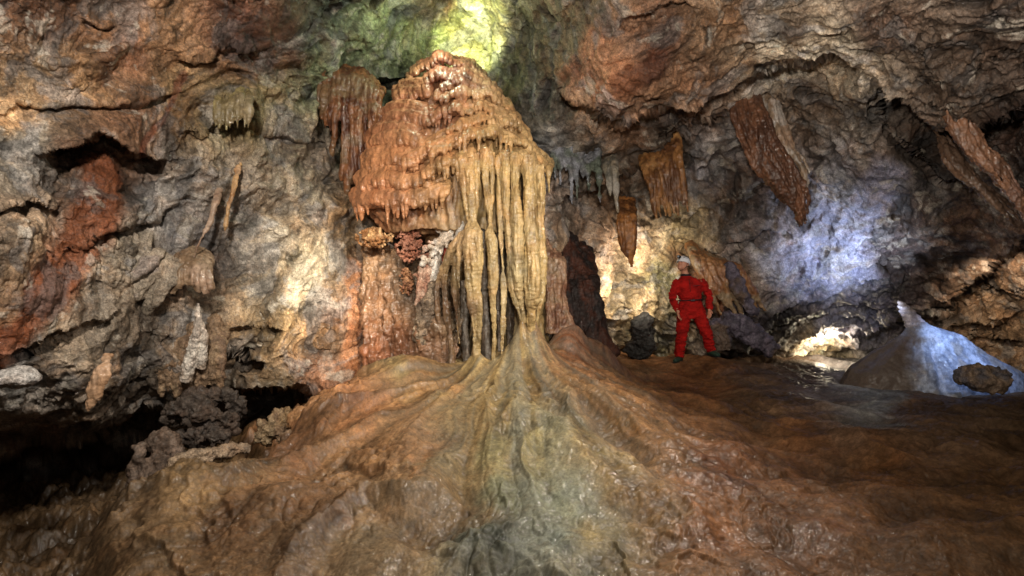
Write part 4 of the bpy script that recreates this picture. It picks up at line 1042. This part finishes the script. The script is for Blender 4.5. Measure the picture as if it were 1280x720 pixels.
boulder('boulder', 'low wet brown lump behind the wet brown knob on the slope edge', 418, 512, 6.7, (.2, .15, .1), dcolor('#94704e', '#a88a64', '#98724e'), 207, mat=M_FLOW)
boulder('boulder', 'pale rounded stone bulging from the far left wall', 20, 472, 4.75, (.17, .16, .085), dcolor('#a8a4a0', '#b4b0ac', '#9a9490'), 209, amp=.1)
boulder('boulder', 'small round red brown knob resting on the central slope', 655, 608, 4.62, (.055, .05, .045), dcolor('#7a4c30', '#8c5c3c', '#7a4c30'), 211, mat=M_FLOW, amp=.1)
boulder('boulder', 'dark jagged rock in the alcove left of the caver legs', 802, 425, 9.95, (.2, .2, .38), dcolor('#1e1c1a', '#2c2a28', '#241f1c'), 213, amp=.5)
# pale worm-like crusts at the pit edge
hanging('rimstone_crust', 'knobbly pale tan crust curling along the pit edge at lower left', 'crust',
        [([(212,592,5.6),(222,578,5.6),(245,572,5.7),(268,568,5.85),(290,562,6.0),(310,560,6.15)], [.05,.075,.07,.075,.06,.05], None), ([(212,592,5.6),(225,600,5.5),(250,596,5.55)], [.05,.07,.05], None)], dcolor('#7c6a58', '#94806a', '#8c7660'), voxel=.010, mat=M_ROCK,
        disp=lambda P: fbm(P, 14, 3, .6, seed=221) * .03)
hanging('rimstone_crust', 'tangle of tan stalagmite lumps behind the slope edge', 'crust',
        [([(320 + R_.uniform(-12, 20) + i * 5, 520 + R_.uniform(-8, 26), 6.9), (322 + i * 6, 545 + R_.uniform(-8, 8), 6.75)], [.06, .09], None) for i in range(9)], dcolor('#7c644c', '#9a8466', '#8c7250'), voxel=.012, mat=M_ROCK,
        disp=lambda P: fbm(P, 8, 4, .65, seed=223) * .05)
hanging('stalagmite', 'stubby dim grey brown stalagmite at the edge of the black pit', 'stalagmite',
        [([(172,556,5.6),(174,575,5.6),(176,600,5.6),(178,640,5.5)], [.05,.08,.11,.16], None), ([(200,545,5.9),(208,565,5.8),(196,590,5.7),(192,630,5.6)], [.12,.14,.12,.16], None)], dcolor('#544438', '#6c5c50', '#5c4c40'), voxel=.012, mat=M_ROCK,
        disp=lambda P: fbm(P, 5, 4, .6, seed=225) * .06)
hanging('rock_ledge', 'dark bluish knobby ledge over the pit under the left wall', 'ledge',
        [([(215,520,6.6),(240,515,6.4),(270,525,6.4),(295,530,6.5)], [.12,.16,.15,.1], .8), ([(235,500,6.7),(285,498,6.8),(300,512,6.8)], [.12,.12,.09], .8), ([(225,545,6.5),(255,548,6.3),(285,545,6.4)], [.09,.13,.08], .8)], dcolor('#3a322c', '#4c423a', '#4c3e34'), voxel=.013, mat=M_ROCK,
        disp=lambda P: fbm(P, 5, 4, .65, seed=227) * .09)

# ------------------------------------------------------------------ the caver
def caver():
    D = 9.5
    S = D / F                      # metres per photo pixel
    x0 = (865 - 640) * S
    fl = floor_z(x0 - .22, D); fr = floor_z(x0 + .33, D + .05)
    feet = at(848, 456, D)[2]
    fz = min(fl, fr)
    root = empty('person', (x0, D, fl))
    tag(root, 'caver in red overalls and white helmet standing feet apart, looking up at the column', 'person')
    skin = plain('skin', '#b07a62', .55, .4, .1, 80)
    red = plain('red_overall_cloth', '#8a120e', .9, .15, .3, 30, vary=.45)
    black = plain('black_webbing', '#17161a', .6, .3)
    white = plain('white_helmet_shell', '#d4d6da', .3, .5, vary=.05)
    green = plain('green_rubber_boot', '#23382e', .45, .4, vary=.2)
    hair = plain('dark_hair', '#2a1d15', .7, .2)
    lamp = plain('lamp_glass', '#9aa4ac', .15, .6)
    eyem = plain('eye', '#15100d', .2, .6)
    def w(px, py, dy=0.0): return ((px - 640) * S, D + dy, CH + (360 - py) * S)
    # joints (photo pixels, scaled at the caver's distance)
    hd = w(853, 331.5, -.02)
    neck = w(857, 343)
    chest = w(861, 353); waist = w(863, 375); hip = w(864, 385)
    shL, shR = w(846, 353.5), w(877.5, 353)
    elL, elR = w(840.5, 371, .0), w(887, 369, .04)
    wrL, wrR = w(844.5, 388, -.12), w(884.5, 386, -.08)
    hipL, hipR = w(855.5, 388), w(872, 388)
    knL, knR = w(850.5, 420, -.06), w(883, 418, -.02)
    anL, anR = w(850, 448, .03), w(890, 444, .06)
    anL = (anL[0], anL[1], fl + .11); anR = (anR[0], anR[1], fr + .11)
    # body: one continuous skin
    s = Soup()
    s.tube([waist, chest, neck, (hd[0] + .01, hd[1] + .02, hd[2] - .06)], [.09, .09, .056, .058], k=12)
    s.ball((hd[0], hd[1], hd[2] + .01), (.078, .095, .115), 18)
    # face looks to the photo's left and up
    yaw = math.radians(-52); pit = math.radians(18)
    fw = np.array((math.sin(yaw) * math.cos(pit), -math.cos(yaw) * math.cos(pit), math.sin(pit)))
    rt = np.array((math.cos(yaw), math.sin(yaw), 0)); up = np.cross(rt, fw) * 1.0
    if up[2] < 0: up = -up
    H = np.array(hd) + np.array((0, 0, .01))
    def hp(r, f, u): return tuple(H + rt * r + fw * f + up * u)
    s.ball(hp(0, .045, -.06), (.052, .052, .055), 12)      # jaw
    s.tube([hp(0, .082, .018), hp(0, .105, -.012), hp(0, .088, -.024)], [.010, .016, .010], k=8)   # nose
    s.tube([hp(-.03, .082, .032), hp(0, .092, .03), hp(.03, .082, .032)], [.012, .012, .012], k=8)  # brow
    s.tube([hp(-.02, .088, -.052), hp(0, .096, -.052), hp(.02, .088, -.052)], [.008, .010, .008], k=8)  # lips
    s.ball(hp(0, .085, -.088), (.018, .018, .016), 8)       # chin
    for sd in (-1, 1): s.tube([hp(sd * .078, -.005, .03), hp(sd * .088, -.015, .0), hp(sd * .078, -.005, -.03)], [.012, .016, .010], k=8)
    for sd, el, wr in ((-1, elL, wrL), (1, elR, wrR)):
        el = np.array(el); wr = np.array(wr)
        d = (wr - el) / np.linalg.norm(wr - el); d = d * .55 + np.array((0, -.12, -.75)); d /= np.linalg.norm(d)
        s.tube([tuple(el), tuple(wr), tuple(wr + d * .03)], [.014, .024, .026], k=10)
        across = np.array((.55 * -sd * -1, -.8, .05)); across -= d * across.dot(d); across /= np.linalg.norm(across)
        palm0 = wr + d * .02; palm1 = wr + d * .095
        s.tube([tuple(palm0), tuple((palm0 + palm1) / 2), tuple(palm1)], [.026, .038, .040], k=12, flat=.42, side=across)
        nrm = np.cross(d, across); nrm = nrm if nrm[0] * -sd > 0 else -nrm
        for f_, ln in zip((-1.5, -.5, .5, 1.5), (.062, .078, .084, .072)):
            b = palm1 + across * f_ * .020 - d * .008
            m1 = b + d * ln * .5 + nrm * .006; m2 = b + d * ln * .85 + nrm * .022; m3 = b + d * ln + nrm * .036
            s.tube([tuple(b), tuple(m1), tuple(m2), tuple(m3)], [.0105, .0098, .009, .007], k=8, sub=2)
        tb0 = palm0 + across * .028 + d * .018
        s.tube([tuple(tb0), tuple(tb0 + across * .026 + d * .026 + nrm * .006), tuple(tb0 + across * .034 + d * .056 + nrm * .014)], [.013, .0115, .009], k=8, sub=2)
    for hp_, kn, an in ((hipL, knL, anL), (hipR, knR, anR)):
        s.tube([hp_, kn, an], [.055, .04, .035], k=10)
    s.tube([hipL, hip, hipR], [.08, .1, .08], k=10)
    s.tube([waist, hip], [.09, .09], k=10)
    s.tube([shL, chest, shR], [.028, .06, .028], k=10)
    s.tube([shL, elL], [.026, .014], k=10); s.tube([shR, elR], [.026, .014], k=10)
    organic('body', s, .0055, skin, root, smooth=2)
    for sd in (-1, 1):
        e = Soup(); e.ball(hp(sd * .03, .079, .014), .0105, 8)
        organic('eye', e, .003, eyem, root, smooth=0)
    # overalls
    s = Soup()
    def oval(c, rx, ry, k=24): 
        a = np.linspace(0, 2 * np.pi, k, endpoint=False)
        return [(c[0] + math.cos(t) * rx, c[1] + math.sin(t) * ry, c[2]) for t in a]
    L = [(857,344.5,.075,.07),(859,347,.12,.09),(860,349,.17,.11),(861,352.5,.215,.125),(861,357,.225,.14),(861.5,365,.205,.135),(862.5,372,.19,.125),(863,376.5,.182,.12),(863.5,381,.20,.135),(864,388,.205,.14),(864,394,.185,.13),(864.5,398,.12,.1)]
    s.ring_loft([oval(w(a, b), c, d) for a, b, c, d in L])
    for sh, el, wr in ((shL, elL, wrL), (shR, elR, wrR)):
        m = tuple((np.array(sh) + np.array(el)) / 2); f_ = tuple((np.array(el) + np.array(wr)) / 2)
        inn = (sh[0] * .8 + chest[0] * .2, sh[1], sh[2] - .0)
        s.tube([inn, sh, m, el, f_, wr], [.065, .074, .072, .064, .060, .048], k=14)
    for hp_, kn, an in ((hipL, knL, anL), (hipR, knR, anR)):
        th = tuple(np.array(hp_) * .5 + np.array(kn) * .5); sh_ = tuple(np.array(kn) * .5 + np.array(an) * .5)
        a2 = (an[0], an[1], an[2] - .01)
        s.tube([(hp_[0], hp_[1], hp_[2] + .05), hp_, th, kn, sh_, a2], [.11, .118, .108, .088, .085, .080], k=16)
    bz = waist[2]
    def wrk(P):
        near = np.minimum.reduce([np.linalg.norm(P - np.array(q), axis=1) for q in (elL, elR, knL, knR, hipL, hipR, wrL, wrR, anL, anR, waist)])
        a = np.exp(-(near / .16) ** 2)
        return (ridged(P, 9, 3, .5, seed=301, st=(.8, .8, 1.7)) - .55) * (.016 + .034 * a) - .014 * np.exp(-((P[:, 2] - bz) / .018) ** 2) * (np.abs(P[:, 0] - waist[0]) < .22)
    organic('overalls', s, .010, red, root, smooth=4, disp=wrk)
    # collar, zip and chest pocket
    s = Soup(); 
    for i in range(14):
        a = 2 * math.pi * i / 14; b = 2 * math.pi * (i + 1) / 14
        s.tube([(neck[0] + .075 * math.cos(a), neck[1] + .07 * math.sin(a), neck[2] - .012), (neck[0] + .075 * math.cos(b), neck[1] + .07 * math.sin(b), neck[2] - .012)], [.02, .02], k=8)
    organic('collar', s, .007, black, root, smooth=2)
    s = Soup(); zx = w(858.5, 350); s.tube([(zx[0], zx[1] - .118, zx[2] + .01), (zx[0] + .005, zx[1] - .15, zx[2] - .08), (zx[0] + .02, zx[1] - .142, zx[2] - .2)], [.005, .004, .004], k=6)
    organic('zip', s, .004, black, root, smooth=0)
    pk = w(868, 357); s = Soup(); s.tube([(pk[0] - .07, pk[1] - .14, pk[2] - .005), (pk[0], pk[1] - .146, pk[2]), (pk[0] + .065, pk[1] - .128, pk[2] + .01)], [.007, .008, .007], k=6)
    organic('pocket', s, .004, plain('dark_red_seam', '#5c0e12', .7), root, smooth=0)
    # belt with buckle
    s = Soup(); n = 28
    for i in range(n):
        a = 2 * math.pi * i / n; b = 2 * math.pi * (i + 1) / n
        s.tube([(waist[0] + .187 * math.cos(a), waist[1] + .127 * math.sin(a), bz + .012 * math.cos(a)), (waist[0] + .187 * math.cos(b), waist[1] + .127 * math.sin(b), bz + .012 * math.cos(b))], [.020, .020], k=8, flat=.5)
    bl = organic('belt', s, .007, black, root, smooth=1)
    s = Soup(); s.tube([(waist[0] - .035, waist[1] - .135, bz - .004), (waist[0] + .03, waist[1] - .135, bz - .004)], [.03, .03], k=8, flat=.5)
    bk = organic('buckle', s, .005, plain('dull_metal', '#3a3a3e', .35, .6), bl, smooth=1)
    # helmet
    s = Soup(); hc = np.array(H) + up * .038 - fw * .008
    rings = []
    for i, ph in enumerate(np.linspace(.06, 1.55, 12)):
        r = math.sin(ph); z = math.cos(ph)
        rings.append([tuple(hc + rt * math.cos(a) * r * .106 + fw * math.sin(a) * r * .128 + up * z * .112) for a in np.linspace(0, 2 * np.pi, 28, endpoint=False)])
    rings.append([tuple(hc + rt * math.cos(a) * .108 + fw * math.sin(a) * .132 - up * .018) for a in np.linspace(0, 2 * np.pi, 28, endpoint=False)])
    s.ring_loft(rings)
    hm = organic('helmet', s, .006, white, root, smooth=2)
    s = Soup(); s.tube([tuple(hc - rt * .109 - up * .002), tuple(hc + fw * .134 + up * .004), tuple(hc + rt * .109 - up * .002)], [.006, .007, .006], k=6); 
    for q in (-.5, .5): s.tube([tuple(hc + rt * q * .12 + fw * .10 + up * .05), tuple(hc + rt * q * .12 + up * .105), tuple(hc + rt * q * .12 - fw * .10 + up * .05)], [.006, .006, .006], k=6)
    organic('vent_strip', s, .004, black, hm, smooth=0)
    s = Soup(); 
    for sd in (-1, 1): s.tube([hp(sd * .088, .0, .03), hp(sd * .075, .01, -.06), hp(0, .03, -.115)], [.007, .007, .007], k=6)
    organic('chin_strap', s, .004, black, hm, smooth=0)
    s = Soup(); lc = hc + fw * .135 + up * .048
    s.tube([tuple(lc - fw * .012), tuple(lc + fw * .03)], [.030, .028], k=14)
    hl = organic('headlamp', s, .005, black, hm, smooth=1)
    s = Soup(); s.tube([tuple(lc + fw * .028), tuple(lc + fw * .034)], [.021, .020], k=14)
    organic('lens', s, .004, lamp, hl, smooth=0)
    # boots
    for sd, an, kn, tdir in ((-1, anL, knL, (-.62, -.78)), (1, anR, knR, (.3, -.95))):
        an = np.array(an); z0 = an[2] - .11; t = np.array((tdir[0], tdir[1], 0))
        s = Soup()
        s.tube([(an[0], an[1], z0 + .20), (an[0], an[1], z0 + .11), tuple(an + t * .01 + np.array((0, 0, -.06)))], [.062, .060, .056], k=14)
        hl_ = an - t * .06; hl_[2] = z0 + .045
        s.tube([tuple(hl_), (an[0] + t[0] * .05, an[1] + t[1] * .05, z0 + .055), (an[0] + t[0] * .13, an[1] + t[1] * .13, z0 + .045), (an[0] + t[0] * .205, an[1] + t[1] * .205, z0 + .036)], [.045, .055, .052, .034], k=14, flat=.85)
        bt = organic('boot', s, .007, green, root, smooth=3)
        s = Soup()
        s.tube([(an[0] - t[0] * .09, an[1] - t[1] * .09, z0 + .008), (an[0] + t[0] * .06, an[1] + t[1] * .06, z0 + .008), (an[0] + t[0] * .235, an[1] + t[1] * .235, z0 + .008)], [.040, .050, .035], k=12, flat=.28, side=(t[1], -t[0], 0))
        organic('sole', s, .006, black, bt, smooth=1)
caver()

# ------------------------------------------------------------------ lamps of the cave and added fill lights
def spot(pos, tgt, power, c, size=60, blend=.8, radius=.15):
    l = bpy.data.lights.new('cave_or_fill_lamp', 'SPOT'); l.energy = power; l.color = c; l.spot_size = math.radians(size); l.spot_blend = blend; l.shadow_soft_size = radius
    o = bpy.data.objects.new('cave_or_fill_lamp', l); col.objects.link(o); o.location = pos
    o.rotation_euler = (Vector(tgt) - Vector(pos)).to_track_quat('-Z', 'Y').to_euler()
    return o
def point(pos, power, c, radius=.1):
    l = bpy.data.lights.new('cave_or_fill_lamp', 'POINT'); l.energy = power; l.color = c; l.shadow_soft_size = radius
    o = bpy.data.objects.new('cave_or_fill_lamp', l); col.objects.link(o); o.location = pos
    return o
WARM = (1, .80, .56); NEUT = (1, .9, .78); COOL = (.70, .80, 1)
spot((1.8, 2.2, 4.4), at(600, 280, 7.3), 1200, NEUT, 50, .9, .05)              # on the great column
spot((2.3, 5.6, 3.9), (-.6, 4.2, 0), 680, NEUT, 105, 1, .06)                     # raking over the slope
spot((.2, 2.2, 4.3), at(470, 600, 4.9), 560, NEUT, 78, 1, .12)  # added front fill on the slope
spot((0, 4.6, 4.4), at(592, 40, 8.8), 4600, (.95, 1, .52), 15.5, .45, .05)                 # yellow green lamp on the roof
spot((-1.6, 1.4, 3.9), at(200, 240, 6.2), 1450, NEUT, 92, 1, .15)                # left wall, wide
spot((-.6, 4.0, 3.2), at(400, 375, 8.0), 1300, (1, .88, .7), 36, 1, .06)      # lit patch of the left wall
spot((.2, 1.0, 2.6), at(900, 90, 7.0), 1100, NEUT, 95, 1, .15)                    # right ceiling
point(at(540, 40, 7.7), 45, (.85, 1, .75), .05)                               # green lamp over the crown
spot(at(640, -60, 6.6), at(575, 105, 7.8), 130, (1, .98, .8), 50, 1, .04)
spot(at(812, 340, 9.3), at(785, 350, 10.6), 200, (1, .87, .68), 140, 1, .05)    # lamp in the alcove
spot((3.4, 4.4, 3.3), at(865, 385, 9.5), 260, (1, .92, .85), 26, 1, .1)          # on the caver
spot(at(1100, 440, 8.8), at(1050, 290, 10.3), 430, COOL, 80, 1, .05)
spot(at(1250, 330, 8.0), at(1195, 455, 9.3), 190, (.45, .62, 1), 60, 1, .05)
point(at(1036, 430, 12.6), 60, (1, .85, .6), .05)
spot(at(1235, 335, 8.9), at(1262, 408, 11.5), 260, (1, .82, .6), 80, 1, .05)
spot((3.2, 1.5, 3.4), at(1150, 200, 8), 600, (1, .88, .76), 75, 1, .15)
spot((3.0, 1.8, 4.0), at(1000, 600, 5.5), 360, WARM, 80, 1, .2)  # added light to brighten the floor at right
point((0, .3, 2.4), 80, (1, .9, .8), .8)                                    # added soft fill light near the camera

w = bpy.data.worlds.new('World'); scene.world = w; w.use_nodes = True
bg = w.node_tree.nodes['Background']; bg.inputs['Color'].default_value = (.9, .8, .7, 1); bg.inputs['Strength'].default_value = .03

cam = bpy.data.cameras.new('camera'); co = bpy.data.objects.new('camera', cam); col.objects.link(co)
cam.lens = 20; cam.sensor_width = 36; cam.clip_end = 200; cam.clip_start = .05
co.location = (0, 0, CH); co.rotation_euler = (math.radians(90), 0, 0)
scene.camera = co
scene.view_settings.view_transform = 'Standard'; scene.view_settings.look = 'None'; scene.view_settings.exposure = 0
scene.cycles.use_denoising = True
scene.cycles.max_bounces = 5; scene.cycles.diffuse_bounces = 3; scene.cycles.glossy_bounces = 2
scene.cycles.sample_clamp_indirect = 6
